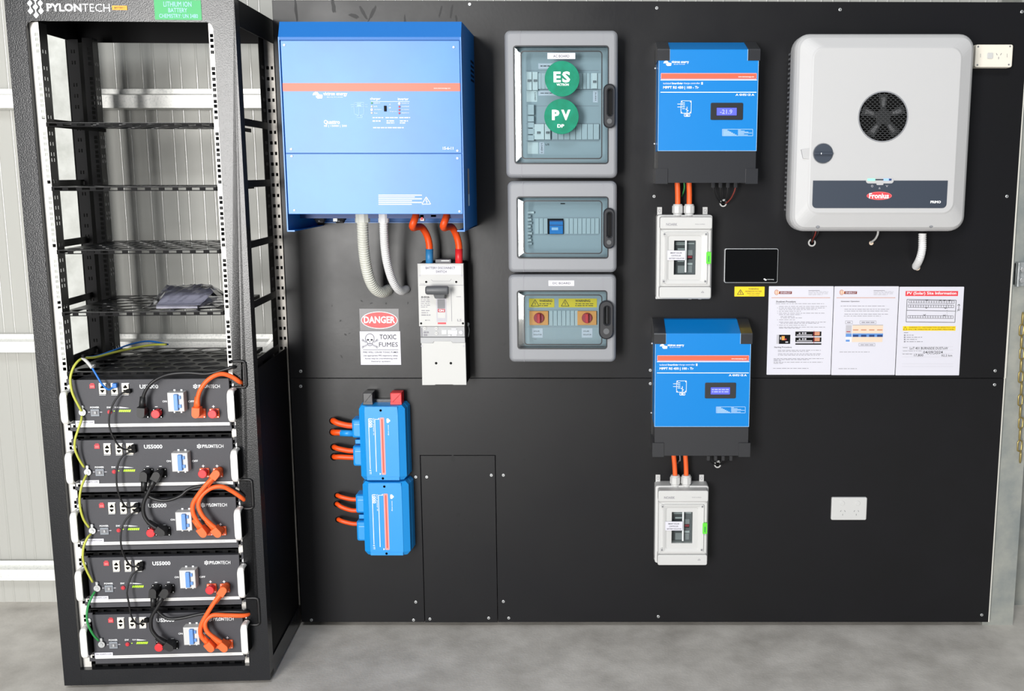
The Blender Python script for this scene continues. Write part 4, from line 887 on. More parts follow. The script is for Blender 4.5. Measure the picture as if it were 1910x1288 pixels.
# ================================================================== POWER DISTRIBUTORS
def lynx(name, label, oy, caps):
    """vertical blue distributor; pixel layout of the upper one shifted by measuring against its own corners"""
    D = .075; x0, x1 = BF.W(668.5 + oy[0], 820 + oy[1], D)[0], BF.W(756.5 + oy[0], 820 + oy[1], D)[0]
    zt, zb = BF.W(712, oy[2], D)[1], BF.W(712, oy[3], D)[1]; H = zt - zb; Wd = x1 - x0
    t = Thing(name, label, 'distributor', BF, ((x0 + x1) / 2, 0, zb), group='blue power distributors below the danger sign')
    m = MB('lynx_blue'); c = .018
    oct_ = lambda i, e=0: [(x0 + i + c, zb + i * .3 + e), (x1 - i - c * .4, zb + i * .3 + e), (x1 - i, zb + i * .3 + .016 + e), (x1 - i, zt - i * .3 - .016 - e), (x1 - i - c * .4, zt - i * .3 - e), (x0 + i + c, zt - i * .3 - e), (x0 + i, zt - i * .3 - .016 - e), (x0 + i, zb + i * .3 + .016 + e)]
    o = lambda i, j: [(x0 + i + .010, zb + j), (x1 - i - .010, zb + j), (x1 - i, zb + j + .012), (x1 - i, zt - j - .012), (x1 - i - .010, zt - j), (x0 + i + .010, zt - j), (x0 + i, zt - j - .012), (x0 + i, zb + j + .012)]
    m.loft([[(p[0], y, p[1]) for p in o(i, j)] for y, i, j in ((0, -.004, 0), (-.030, -.002, 0), (-.034, 0, .0), (-.060, .002, .001), (-D + .002, .021, .002), (-D, .023, .003))])
    m.box(x0 + .024, x1 - .024, -D - .0012, -D, zt - .026, zt - .0035); m.box(x0 + .024, x1 - .024, -D - .0012, -D, zb + .003, zb + .014); t.part('cover', m)
    for k, (c0, c1) in enumerate(((.55, .80), (.17, .44))):
        za, zb2 = zb + H * c0, zb + H * c1; m = MB('lynx_blue'); xw = x0 - .026
        L = []
        for y, e in ((0, 0), (-.045, 0), (-.054, .003), (-.057, .008)): L.append([(p[0], y, p[1]) for p in rrect(xw + e, x0 + .018, za + e, zb2 - e, .006, 3)])
        m.loft(L); m.M('print_pale'); m.quad(xw + .010, x0 + .014, zb2 - .017, zb2 - .0155, -.0574); t.part('cable_housing', m)
    m = MB('lynx_blue'); m.slab(x0 - .018, x0 + .002, zb + H * .465, zb + H * .52, 0, -.045, .002, .002); t.part('latch', m)
    m = MB('void')
    for z in (zt - .015, zb + .009): m.disc((x0 + x1) / 2 - .001, z, .0042, -D - .0012, -D - .0018, 10)
    t.part('cover_holes', m)
    u = lambda a: x0 + a * Wd; d = D + .0005; zr = lambda a: zt - a * H
    m = MB('stripe_pink'); m.slab(u(.47), u(.56), zr(.915), zr(.155), -D + .001, -d, .003); m.M('stripe_red'); m.slab(u(.50), u(.53), zr(.89), zr(.175), -D + .001, -d - .0003, .0015); t.part('stripe', m, label='red stripe')
    m = MB('print_white'); m.quad(u(.355), u(.368), zr(.875), zr(.17), -d); m.quad(u(.225), u(.238), zr(.84), zr(.17), -d); m.quad(u(.355), u(.44), zr(.18), zr(.174), -d)
    m.text('1000', u(.235), u(.305), zr(.285), zr(.165), -d, .03, 'fit', 1); m.text('lynx power in' if caps else 'lynx power in', u(.31), u(.35), zr(.385), zr(.165), -d - .0001, .0, 'fit', 1)
    m.text('victron energy', u(.63), u(.655), zr(.39), zr(.25), -d, .02, 'fit', 1); m.slab(u(.61), u(.66), zr(.225), zr(.165), -d + .0002, -d, .003); m.slab(u(.635), u(.685), zr(.21), zr(.18), -d + .0002, -d - .0002, .003)
    m.text('8 TT', u(.21), u(.25), zr(.91), zr(.85), -d, .02, 'fit', 1)
    m.flat([(u(.43), zr(.17)), (u(.455), zr(.155)), (u(.455), zr(.185))], -d); m.flat([(u(.43), zr(.89)), (u(.46), zr(.905)), (u(.43), zr(.92))], -d); t.part('lettering', m)
    if caps:
        for a0, a1, c, l in ((677, 695, 'handle_black', 'black end terminal cap'), (728, 749, 'red', 'red end terminal cap')):
            m = MB(c); xa_, xb_, za_, zb_ = BF.R(a0, 732.5, a1, 754, .055); m.slab(xa_, xb_, za_, zb_, -.012, -.055, .001, .002)
            m.slab(xa_, xb_, za_, za_ + .008, -.055, -.0565, 0, .0005); t.part('terminal_cap', m, label=l)
        m = MB('handle_black'); m.slab(*BF.R(680, 744, 748, 757, .02), -.002, -.02, .002, .001); t.part('end_plate', m)
    return t
lynx('power_distributor', 'upper blue power distributor with black and red terminal caps on top', (0, 0, 756.5, 896.5), True)
lynx('power_distributor', 'lower blue power distributor without caps, joined under the other', (6.5, 130, 898.5, 1036.5), False)
GL = 'short orange cables entering the blue distributors'
ORC = [('topmost orange cable, with no sleeve, entering the upper distributor', (619, 783), (657, 793.5), .0098, 0), ('orange cable with blue sleeve, second from the top at the distributors', (619, 804), (657, 808), .0098, 1),
       ('orange cable, third from the top at the distributors', (621, 832), (658, 840.5), .0085, 0), ('orange cable, lowest of the four entering the upper distributor', (621, 850), (658, 853), .0085, 0),
       ('highest orange cable entering the lower distributor', (627, 922), (663, 931), .0072, 0), ('middle orange cable entering the lower distributor', (626, 938), (663, 951.5), .0072, 0), ('lowest orange cable entering the lower distributor', (629, 967), (665, 976.5), .0072, 0)]
for lab, a, b, r_, sl in ORC:
    p0 = (a[0] + 4, a[1] + 1, -.004); t = Thing('orange_cable', lab, 'cable', BF, BF.P(*p0), group=GL)
    m = MB('orange'); m.tube([BF.P(*p0), BF.P(a[0] + 2.5, a[1] + 1, .012), BF.P(a[0] + 4, a[1] + 2, .028), BF.P(a[0] + 12, a[1] + (b[1] - a[1]) * .55, .034), BF.P(b[0] - 8, b[1] - .5, .034), BF.P(b[0] + 6, b[1], .034)], r_, 12); t.part('sheath', m)
    if sl: m = MB('lynx_blue'); m.tube([BF.P(a[0] + 16, b[1] - 1, .034), BF.P(b[0] + 4, b[1], .034)], r_ + .0012, 12, raw=True); t.part('sleeve', m, label='blue sleeve')
    x, z = BF.W(a[0] + 2, a[1] + 1.5); m = MB('void'); m.disc(x, z, .0125 if r_ > .008 else .0105, -.0002, -.0007, 16); t.part('drilled_hole', m)

# ================================================================== ENCLOSURES
def enclosure(name, label, out, door, win, hnd, D=.115):
    xa, xb, zb, zt = BF.R(*out, D - .03); t = Thing(name, label, 'enclosure', BF, ((xa + xb) / 2, 0, zb), group='grey enclosures with tinted doors in one column')
    dx0, dx1, dz0, dz1 = BF.R(*door, D); wx0, wx1, wz0, wz1 = BF.R(*win, D + .008)
    m = MB('enclosure'); O = rrect(xa, xb, zb, zt, .018, 5); I = rrect(dx0, dx1, dz0, dz1, .010, 5)
    def rg(L): m.loft(L, closed=True, sm=False)
    rg([[(p[0], 0, p[1]) for p in inset(O, .004)], [(p[0], -D + .045, p[1]) for p in inset(O, .003)], [(p[0], -D + .043, p[1]) for p in O], [(p[0], -D + .020, p[1]) for p in O], [(p[0], -D + .008, p[1]) for p in inset(O, .002)], [(p[0], -D + .002, p[1]) for p in inset(O, .007)], [(p[0], -D, p[1]) for p in inset(O, .012)],
        [(p[0], -D, p[1]) for p in I], [(p[0], -.02, p[1]) for p in I], [(p[0], 0, p[1]) for p in I]])
    t.part('housing', m)
    m = MB('print_grey'); sx = dx0 + (wx0 - dx0) * .75 + .003
    for a, b in ((zt - .003, dz1), (dz0, zb + .003)): m.quad(sx - .0006, sx + .0006, b, a, -D - .0003)
    m.quad(dx1 - (dx1 - wx1) * .75, dx1 - (dx1 - wx1) * .75 + .0009, dz1, zt - .010, -D - .0003)
    t.part('moulded_seam', m)
    m = MB('enclosure_in'); m.box(dx0 + .001, dx1 - .001, -.062, -.030, dz0 + .001, dz1 - .001); t.part('inner_panel', m)
    m = MB('handle_black'); m.ring(inset(I, .0004), inset(I, .004), -D + .004, -D - .0015); m.M('t_handle'); wo = rrect(wx0, wx1, wz0, wz1, .008, 5)
    m.M('handle_black'); m.ring(inset(wo, -.0034), wo, -D - .0045, -D - .0074); t.part('door_seal', m)
    m = MB('door_glass'); I2 = inset(I, .003)
    m.loft([[(p[0], -D - .001, p[1]) for p in I2], [(p[0], -D - .003, p[1]) for p in inset(I2, .002)], [(p[0], -D - .0045, p[1]) for p in inset(wo, -.003)], [(p[0], -D - .0065, p[1]) for p in inset(wo, .001)], [(p[0], -D - .0065, p[1]) for p in inset(wo, .003)]], cap0=False); t.part('door', m, label='tinted transparent door')
    hx0, hx1, hz0, hz1 = BF.R(*hnd, D + .012); m = MB('handle_black'); HO = rrect(hx0, hx1, hz0, hz1, (hx1 - hx0) * .49, 6); w_ = hx1 - hx0; HI = rrect(hx0 + w_ * .38, hx1 - w_ * .28, hz0 + w_ * 1.0, hz1 - w_ * .42, w_ * .15, 6)
    m.ring(HO, HI, -D, -D - .015, .004); m.M('rack_dark'); m.prism(HI, -D + .001, -D - .001); m.M('t_handle'); m.disc((hx0 + hx1) / 2, hz0 + w_ * .55, w_ * .2, -D - .015, -D - .0155, 14); t.part('handle', m, label='black pull handle')
    return t, D
def mod(m, x0, y0, x1, y1, c='module', d0=.062, d1=.072): m.M(c); m.pslab(BF, x0, y0, x1, y1, d0, d1, 0, .0006)
AC, D = enclosure('electrical_enclosure', 'tall grey AC BOARD enclosure with green ES and PV discs on its door', (943, 58, 1152, 332), (958, 84.5, 1135.8, 306), (973.8, 96.5, 1121.5, 294.5), (1125, 156, 1148.5, 239))
d = .0625
m = MB('module')
# breaker rows  (zoom: px = 970 + x/11.7)
for a in range(1003, 1116, 7): mod(m, a, 136, a + 6.4, 166, 'module')
for a in range(1030, 1116, 11): mod(m, a, 231, a + 10.4, 260, 'module')
AC.part('blanking_module', m)
for (a0, b0, a1, b1) in ((982, 134, 992, 168), (993, 134, 1003, 168), (1104, 136, 1114, 165), (994, 231, 1015, 260), (1016, 231, 1026.5, 260)):
    m = MB('module_lt'); mod(m, a0, b0, a1, b1, 'module_lt', .062, .078); bk = AC.part('breaker', m); c = (a0 + a1) / 2; m = MB('clip_grey'); mod(m, c - 3, b0 + 14, c + 3, b0 + 18, 'clip_grey', .078, .084); AC.part('toggle', m, parent=bk)
m = MB('paper'); mod(m, 1004, 118, 1040, 128.5, 'paper', .062, .063); mod(m, 1004, 169, 1042, 178.5, 'paper', .062, .063); mod(m, 1106, 169, 1115, 191, 'paper', .062, .063); mod(m, 982, 169, 1002, 190, 'module_lt', .062, .063); mod(m, 1006, 265, 1015, 287, 'paper', .062, .063); mod(m, 984, 265, 1004, 287, 'module_lt', .062, .063)
mod(m, 1004, 136, 1020, 164, 'module_lt', .062, .070); m.M('print_black'); m.ptext(BF, 'LOAD', 997, 172.5, 999.6, 187, .0636, .01, 1); m.pwords(BF, 1008, 121, 1036, 125, .0636, 1, 3, .4); m.pwords(BF, 1008, 172, 1036, 175, .0636, 1, 5, .4); m.ptext(BF, 'LOAD 2', 1009, 267, 1012.4, 285.5, .0636, .01, 1); m.ptext(BF, 'L/S', 1017.5, 267.5, 1024.5, 271, .0626, .03); m.pwords(BF, 1110, 172, 1112, 188, .0636, 5, 6, .4)
AC.part('circuit_label', m)
m = MB('module')
for a, b in ((195, 214), (216, 227), (228, 238), (240, 250), (252, 262)): mod(m, 984, a, 996, b, 'module', .062, .082)
AC.part('neutral_link', m)
m = MB('print_grey')
for y in (131, 166.5, 197, 231 - 1, 262): m.pquad(BF, 981, y, 1117, y + .7, d + .0002)
AC.part('panel_joint', m)
dd = D + .0068
m = MB('paper'); m.pslab(BF, 1021, 98.5, 1073, 110, dd - .0004, dd + .0006); m.M('print_black'); m.ptext(BF, 'AC BOARD', 1032, 102.2, 1062, 107, dd + .001, .0); AC.part('sticker', m, label='white AC BOARD label')
for (cx, cy, w1, s1, lab) in ((1048.5, 146.8, 'ES', (1038, 155.5, 1061, 160, 'UNLESS'), 'green round ES disc'), (1047.3, 217.3, 'PV', (1039.5, 231.5, 1052.5, 238, 'DP'), 'green round PV disc')):
    x, z = BF.W(cx, cy, dd + .001); m = MB('green_disc'); m.disc(x, z, .0525, -dd + .0004, -dd - .0022, 48, .0006); m.M('print_white')
    if w1 == 'ES': m.ptext(BF, 'E', 1032.5, 133.5, 1046, 153.5, dd + .0026, .04); m.ptext(BF, 'S', 1048.5, 133, 1063.5, 154, dd + .0026, .04); m.ptext(BF, 'VICTRON', *s1[:4], dd + .0026, .03)
    else: m.ptext(BF, 'P', 1029.5, 204.5, 1043.5, 224, dd + .0026, .05); m.ptext(BF, 'V', 1046.8, 204.5, 1064, 224, dd + .0026, .05); m.ptext(BF, 'DP', *s1[:4], dd + .0026, .04)
    AC.part('disc', m, label=lab)
MBX, D = enclosure('electrical_enclosure', 'middle grey enclosure of the column, without labels, blue breaker visible inside', (948, 337, 1150.5, 507), (963.5, 366, 1135.4, 482.3), (978, 375.5, 1121.5, 471.5), (1125, 387.5, 1146.8, 463.6))
m = MB('module')
for a in range(998, 1118, 8):
    if not 1014 < a < 1050: mod(m, a, 407, a + 7.2, 436, 'module', .062, .066)
MBX.part('blanking_module', m)
m = MB('void'); mod(m, 1017.5, 407.5, 1051, 436.5, 'flat_black', .062, .0645); MBX.part('cutout', m)
m = MB('blue'); mod(m, 1025, 411, 1050, 436, 'mppt_blue', .0645, .075); m.M('print_pale'); m.pquad(BF, 1029, 424, 1041, 429, .0754); m.M('blue_deep'); m.pquad(BF, 1025, 419, 1050, 420.5, .0754); m.pquad(BF, 1025, 411, 1050, 413, .0754); MBX.part('breaker', m, label='small blue breaker')
m = MB('module')
for k in range(9): mod(m, 984, 401 + k * 6.4, 990 + (k % 3), 405 + k * 6.4, 'module_lt' if k % 2 else 'module', .062, .078)
mod(m, 984, 394, 996, 398, 'module_lt', .062, .075); MBX.part('neutral_link', m)
m = MB('print_grey')
for y in (405, 437.5): m.pquad(BF, 984, y, 1117, y + .6, .0665 if 0 else .0626)
m.M('flat_black'); m.pquad(BF, 1045.5, 378.5, 1054, 380.5, .0626); MBX.part('panel_joint', m)
DC, D = enclosure('electrical_enclosure', 'lowest grey DC BOARD enclosure with yellow warnings and orange switches inside', (949.6, 510, 1149, 673), (964.2, 541, 1133, 651), (979, 551, 1121.5, 641.5), (1117, 560, 1144.8, 632.5))
m = MB('module')
for a in range(1024, 1076, 8): mod(m, a, 579, a + 7.2, 607, 'module', .062, .066)
DC.part('blanking_module', m)
for (a0, a1, lab) in ((987.5, 1022.5, 'left'), (1077, 1112.5, 'right')):
    m = MB('orange_sw'); mod(m, a0, 580, a1, 606, 'orange_sw', .062, .072); sw = DC.part('isolator_switch', m, label='orange isolator switch, %s one' % lab)
    x, z = BF.W((a0 + a1) / 2, 593, .08); m = MB('dark_red'); m.disc(x, z, .0165, -.072, -.080, 20, .002); m.M('red'); m.slab(x - .005, x + .005, z - .015, z + .015, -.08, -.092, .002, .002); DC.part('knob', m, parent=sw, label='red rotary knob')
for (a0, a1, c, tw) in ((986.8, 1034, 999, (1006, 1030)), (1042, 1113.5, 1055, (1073, 1101))):
    m = MB('yellow'); mod(m, a0, 556.5, a1, 573, 'yellow', .062, .063); m.M('print_black'); m.ptext(BF, 'WARNING', tw[0], 558.5, tw[1], 563, .0634, .02); m.pwords(BF, tw[0], 564.5, a1 - 6, 571.5, .0634, 2, 3, .35)
    m.pline(BF, [(c - 8, 570.5), (c - 1, 558.5), (c + 6.5, 570.5), (c - 8, 570.5)], 1, .0634); m.pline(BF, [(c - .5, 562), (c - 2, 565.5), (c + .3, 565.5), (c - 1, 569)], .8, .0634); DC.part('sticker', m, label='yellow warning sticker')
for a0 in (992.5, 1085):
    m = MB('paper'); mod(m, a0, 612, a0 + 20, 629.5, 'paper', .062, .063); m.M('print_black'); m.ptext(BF, 'SOLAR', a0 + 3, 616, a0 + 14, 618.6, .0634, .01); m.ptext(BF, 'ISOLATOR', a0 + 3, 622.5, a0 + 18, 625, .0634, .01); DC.part('sticker', m, label='white switch label')
m = MB('print_grey'); m.pquad(BF, 984, 576.5, 1116, 577, .0626); m.pquad(BF, 984, 609, 1116, 609.5, .0626); m.pquad(BF, 996, 631.5, 1001, 632.6, .0626); DC.part('panel_joint', m)
m = MB('paper'); m.pslab(BF, 1023, 522.8, 1071, 533, D, D + .0008); m.M('print_black'); m.ptext(BF, 'DC BOARD', 1031, 525.8, 1064, 530, D + .0012, 0); DC.part('sticker', m, label='white DC BOARD label')

# ================================================================== SOLAR CHARGE CONTROLLERS
GM = 'blue solar charge controllers'; D = .126
xa, xb, zb, zt = BF.R(1226.5, 72, 1413.5, 342, D); xa += .001
T1 = Thing('charge_controller', 'upper blue solar charge controller with lit display', 'controller', BF, ((xa + xb) / 2, 0, zb), group=GM)
zcut = BF.W(1320, 281.5, D)[1]; zf = zt - .004 - .027; bx = xb + .004
m = MB('mppt_blue'); pr = [(0.0, zt), (-.030, zt), (-D + .001, zf), (-D, zf - .002), (-D, zcut), (0.0, zcut)]
m.loft([[(x, a, c) for a, c in pr] for x in (xa + .001, xb - .001)]); T1.part('case', m)
m = MB('handle_black'); m.box(xa + .002, xb - .002, -D + .003, 0, zb + .002, zcut - .0008); m.M('rubber'); m.box(xa - .003, xb + .003, -.012, 0, zb + .01, zt - .02); T1.part('connection_cover', m, label='black lower cover')
def cap(x0, x1, top):
    m = MB('handle_black')
    if top:
        pr = [(0.0, zt + .0015), (-.031, zt + .0015), (-D - .001, zf + .001), (-D - .0025, zf - .003), (-D - .0025, zf - .033), (0.0, zf - .033)]
    else: pr = [(0.0, zb + .045), (-D - .001, zb + .045), (-D - .001, zb - .001), (0.0, zb - .001)]
    m.loft([[(x, a, c) for a, c in pr] for x in (x0, x1)]); T1.part('corner_cap', m)
cw = .034
cap(xa - .003, xa + cw, 1); cap(xb - cw, xb + .003, 1); cap(xa - .005, xa + cw - .002, 0); cap(xb - cw + .002, xb + .005, 0)
m = MB('print_pale'); d = D + .0004; m.quad(xa + .001, xa + .0022, zcut, zf - .034, -d); m.quad(xa + .001, xb - .001, zcut, zcut + .0012, -d); m.quad(xb - .0022, xb - .001, zcut, zf - .034, -d); m.quad(xa + cw, xa + cw + .0012, zf - .033, zf, -d); m.quad(xb - cw - .0012, xb - cw, zf - .033, zf, -d); T1.part('edge_highlight_seam', m)  # pale lines paint a highlight along the case edges
m = MB('stripe_pink'); m.slab(*BF.R(1232.5, 136.3, 1411.5, 147.5, D), -D + .001, -d, .002); m.M('stripe_orange'); m.slab(*BF.R(1233.5, 137.5, 1410.5, 146.3, D), -D + .001, -d - .0002, .001); T1.part('stripe', m, label='orange red stripe')
m = MB('print_white'); d2 = D + .0008
m.pquad(BF, 1232, 148.4, 1412, 149.8, d2); m.pquad(BF, 1232, 171.3, 1411, 172.6, d2); wave(m, BF, 1237.5, 113, 1252.5, 123, d2); m.ptext(BF, 'victron energy', 1252.5, 113, 1285, 119, d2, .03); m.ptext(BF, 'BLUE POWER', 1257, 119, 1278, 120.6, d2)
m.ptext(BF, 'isolated', 1237, 153.6, 1251.5, 157, d2, .0); m.ptext(BF, 'SmartSolar', 1253, 153.6, 1274, 157, d2, .03); m.ptext(BF, 'charge controller', 1275, 153.6, 1306, 157.6, d2); m.pslab(BF, 1308, 153, 1311, 157.6, D, d2)
m.ptext(BF, 'MPPT RS 450 | 100 - Tr', 1237, 160.5, 1303.5, 166.8, d2, .03); m.ptext(BF, 'www.victronenergy.com', 1377, 142, 1406.5, 144.8, d2 + .0002, .02)
for k, (a, s_) in enumerate(((1372, 'A'), (1379, '0'), (1385.5, 'IP21'), (1394.5, 'CE'), (1401.5, 'A'))): m.ptext(BF, s_, a, 174.6, a + (5.5 if len(s_) < 3 else 7), 178.6, d2, .03)
m.pline(BF, [(1270.5, 188), (1289.5, 188), (1289, 211), (1270, 211), (1270.5, 188)], .8, d2)
for y in (194, 199.5): m.pline(BF, [(1263.5, y), (1273, y)], .9, d2)
for y in (192, 195.5, 199, 202.5): m.pline(BF, [(1272.5, y), (1277.5, y)], 1.1, d2)
for a, b in ((1271.5, 189.5), (1288.3, 189.5), (1271, 209.5), (1288, 209.5)): m.pquad(BF, a - 1.1, b - 1.1, a + 1.1, b + 1.1, d2)
m.pline(BF, [(1281.5, 199), (1281.5, 212)], 1, d2); m.pline(BF, [(1279, 203), (1284, 207)], 1.3, d2); m.pline(BF, [(1276.5, 212.5), (1286.5, 212.5), (1286.5, 217), (1276.5, 217), (1276.5, 212.5)], .9, d2); m.pquad(BF, 1279, 213.8, 1284, 216, d2)
m.M('print_pale'); m.pline(BF, [(1347.5, 240.8), (1404, 240.8), (1404, 253.2), (1347.5, 253.2), (1347.5, 240.8)], .8, d2)
for k in range(6): m.pquad(BF, 1348.5, 242 + k * 1.8, 1357 + k * 3.4, 243.2 + k * 1.8, d2); m.pquad(BF, 1376.5, 242 + k * 1.8, 1382 + (k * 7) % 22, 243 + k * 1.8, d2)
T1.part('panel_lettering', m)
m = MB('handle_black'); m.pslab(BF, 1325.5, 191.5, 1386, 223.5, D, D + .003, .004, .001); sc1 = T1.part('display', m, label='black framed display')
m = MB('lcd'); m.pslab(BF, 1337, 201, 1374, 215, D + .003, D + .0036); m.M('lcd_pale'); m.ptext(BF, '-21.9', 1343, 204, 1366, 212.5, D + .004, .02); T1.part('screen', m, parent=sc1, label='lit blue screen')
m = MB('screw_steel')
for y in (127.5, 268): m.disc(xa - .004, BF.W(1224, y, .03)[1], .0025, -.03, -.034, 8)
T1.part('side_screw', m)
gl = BF.W(1200, 72)[1]
DX = BF.R(1219.5, 596, 1400.5, 851, D); T2d = (DX[0] + DX[1]) / 2 - (xa + xb) / 2, DX[2] - zb
T2 = T1.dup(T2d[0], T2d[1], 'lower blue solar charge controller, directly above the lower white isolator box', GM)
# second display differs: two text rows, so its own digits are replaced
for o in list(T2.e.children):
    if o.name.startswith('display'):
        for c in list(o.children): bpy.data.objects.remove(c)
        T2.mo = T1.mo
        m = MB('lcd'); m.pslab(BF, 1337, 201, 1374, 215, D + .003, D + .0036); m.M('lcd_pale'); m.pwords(BF, 1339, 203, 1372, 212, D + .004, 2, 3, .45); T2.part('screen', m, parent=o, label='lit blue screen with two rows')
# glands and cables under each controller, isolator boxes
GI = 'white isolator boxes under the charge controllers'
def isolator():
    D = .095; x0, x1, z0, z1 = BF.R(1224.5, 400.5, 1327.5, 557, D * .5)
    t = Thing('isolator_box', 'upper white isolator box with green latch and paper label', 'isolator', BF, ((x0 + x1) / 2, 0, z0), group=GI)
    m = MB('white'); m.slab(x0, x1, z0, z1, 0, -.055, .008, .003)
    m.slab(x0 + .0005, x0 + .012, z0 - .005, z0 + .02, 0, -.012, .002, .001)
    for a in (.60, .78): m.slab(x0 + (x1 - x0) * a, x0 + (x1 - x0) * a + .010, z0 - .004, z0 + .01, -.01, -.03, .001, .001)
    t.part('base', m)
    for a in (1226, 1311):
        m = MB('white'); q = BF.R(a, 386, a + 9, 401, .01); m.slab(q[0], q[1], q[2] - .004, q[3], -.001, -.006, .001, .0006); m.M('print_grey'); cx, cz = (q[0] + q[1]) / 2, (q[2] + q[3]) / 2 + .001; m.ring(ell(cx, cz, .0045, .0055, 12), ell(cx, cz, .0034, .0044, 12), -.005, -.0065); t.part('mounting_lug', m)
    a0, a1, b0, b1 = BF.R(1230.5, 404.5, 1327.5, 556, D)
    m = MB('white'); zA = BF.W(1280, 427.5, D)[1]; zB = BF.W(1280, 534.5, D)[1]
    m.slab(a0, a1, zA + .0006, b1, -.05, -D, .006, .003); t.part('upper_cover', m)
    m = MB('white'); m.slab(a0, a1, b0, zB - .0006, -.05, -D, .006, .003); t.part('lower_cover', m)
    m = MB('white'); wx0, wx1, wz0, wz1 = BF.R(1256.5, 448, 1297, 511.5, D - .015); m.ring(rrect(a0 + .002, a1 - .002, zB, zA, .001, 2), rrect(wx0, wx1, wz0, wz1, .0011, 2), -.05, -D + .006, .002)
    f0, f1, g0, g1 = BF.R(1240, 432, 1320, 530, D); O = rrect(f0, f1, g0, g1, .006, 2); I = rrect(wx0, wx1, wz0, wz1, .0011, 2); J = rrect(f0 + .012, f1 - .022, g0 + .014, g1 - .014, .004, 2)
    m.loft([[(p[0], -D + .006, p[1]) for p in O], [(p[0], -D, p[1]) for p in inset(O, .001)], [(p[0], -D, p[1]) for p in inset(O, .003)], [(p[0], -D + .003, p[1]) for p in inset(J, -.002)], [(p[0], -D + .0045, p[1]) for p in J], [(p[0], -D + .005, p[1]) for p in I], [(p[0], -D + .012, p[1]) for p in I]], closed=False, cap0=False, cap1=False); t.part('front_frame', m)
    m = MB('clip_grey'); m.slab(wx0 - .002, wx1 + .002, wz0 - .002, wz1 + .002, -.05, -.060)
    dd = .0605
    def pb(a, b, c, e, mt, h=.062): m.M(mt); m.pslab(BF, a, b, c, e, .060, h, 0, .0004)
    pb(1257.5, 449, 1278, 511, 't_handle'); pb(1280, 449, 1296, 511, 'clip_grey', .066); pb(1260, 452, 1279, 453.6, 'module_lt', .063); pb(1260, 455, 1279, 456.6, 'module_lt', .063); pb(1281, 453, 1295, 455, 'module_lt', .067)
    pb(1264, 463, 1277, 466, 'module_lt', .064); pb(1282, 466, 1292, 476, 'mid_grey', .070); pb(1282.5, 477, 1291, 481, 'dark_red', .073); pb(1282, 481, 1291, 483, 'flat_black', .072); pb(1264, 486, 1276, 488, 'module_lt', .064); pb(1282, 490, 1291.5, 494, 'module_lt', .068); pb(1264, 495, 1277, 509, 'mid_grey', .063); pb(1282, 495, 1291, 508, 'mid_grey', .068)
    t.part('isolator_switch', m, label='grey isolator switch seen through the window')
    m = MB('clear_cover'); m.slab(wx0 + .0003, wx1 - .0003, wz0 + .0003, wz1 - .0003, -D + .014, -D + .012); m.M('module_lt'); m.slab(*BF.R(1278, 441, 1281, 508, D), -D + .012, -D + .006, .0005, .0005); t.part('window', m, label='clear window')
    m = MB('green_latch'); m.pslab(BF, 1317.5, 469.5, 1326.5, 492, D - .005, D + .003, .003, .001); m.M('earth_green'); m.pquad(BF, 1321, 477, 1323, 488, D + .0034); t.part('latch', m, label='bright green latch')
    for a, b in ((1239.5, 436.5), (1317, 436.5), (1238, 524.5), (1315.5, 524.5)):
        x, z = BF.W(a, b, D); m = MB('white'); m.disc(x, z, .0055, -D + .005, -D - .0008, 14, .0008); m.M('clip_grey'); m.disc(x, z, .0032, -D - .0008, -D - .0014, 10); t.part('screw', m)
    m = MB('paper'); m.pslab(BF, 1245, 467, 1278.5, 485, D - .001, D + .0006); m.M('print_black'); m.ptext(BF, 'SMART SOLAR', 1250, 470, 1272, 472.8, D + .001, .01); m.ptext(BF, 'CONTROLLER', 1252, 475.2, 1270, 477.8, D + .001, .01); m.ptext(BF, 'BATTERY ISOLATOR', 1248, 480.4, 1276, 483, D + .001, .01); t.part('sticker', m, label='white paper label')
    m = MB('print_grey'); m.ptext(BF, 'NOARK', 1242.5, 415.8, 1263.5, 420.8, D + .0004, .02); m.ptext(BF, 'PHS 4-IP65', 1297, 417, 1314.5, 419, D + .0004, 0); m.pline(BF, [(1308, 545.5), (1310.5, 542.5), (1313, 545.5), (1308, 545.5)], .7, D + .0004); t.part('lettering', m)
    for a in (1264, 1285.5):
        p = Vector(BF.P(a, 391, .045)); h = Vector((0, 0, 1)); m = MB('white'); m.cyl(p + h * .012, p + h * .018, .0165, .0135, 16); m.cyl(p - h * .010, p + h * .012, .0175, seg=8, sm=False); m.cyl(p - h * .022, p - h * .010, .0145, seg=16); t.part('cable_gland', m)
    return t
I1 = isolator()
q = BF.R(1221, 902, 1321, 1048, .0475); q1 = BF.R(1224.5, 400.5, 1327.5, 557, .0475); idx, idz = (q[0] + q[1]) / 2 - (q1[0] + q1[1]) / 2, q[2] - q1[2]
I2 = I1.dup(idx, idz, 'lower white isolator box with green latch, below the lower controller', GI)
GK = 'orange cables joining controllers and isolator boxes'
for k, (y0, y1, xs, lab) in enumerate(((340, 384, (1263, 1285), 'upper'), (849, 880, (1256, 1278), 'lower'))):
    for s_, a in zip(('left', 'right'), xs):
        n = BF.P(a + (1 if k == 0 else 1), y1 + 4, .045)
        if k: n = (BF.P(1264 if s_ == 'left' else 1285.5, 391, .045)[0] + idx, -.045, BF.P(1264, 391, .045)[2] + idz + .006)
        else: n = (BF.P(1264 if s_ == 'left' else 1285.5, 391, .045)[0], -.045, n[2])
        t = Thing('orange_cable', '%s of the two short orange cables entering the %s isolator box' % (s_, lab), 'cable', BF, n, group=GK)
        m = MB('orange_plug'); p0 = Vector(BF.P(a, y0 - 6, .050)); m.tube([p0, p0.lerp(Vector(n), .5) + Vector((.001, 0, 0)), Vector(n)], .0085 if k == 0 else .0078, 12); t.part('sheath', m)
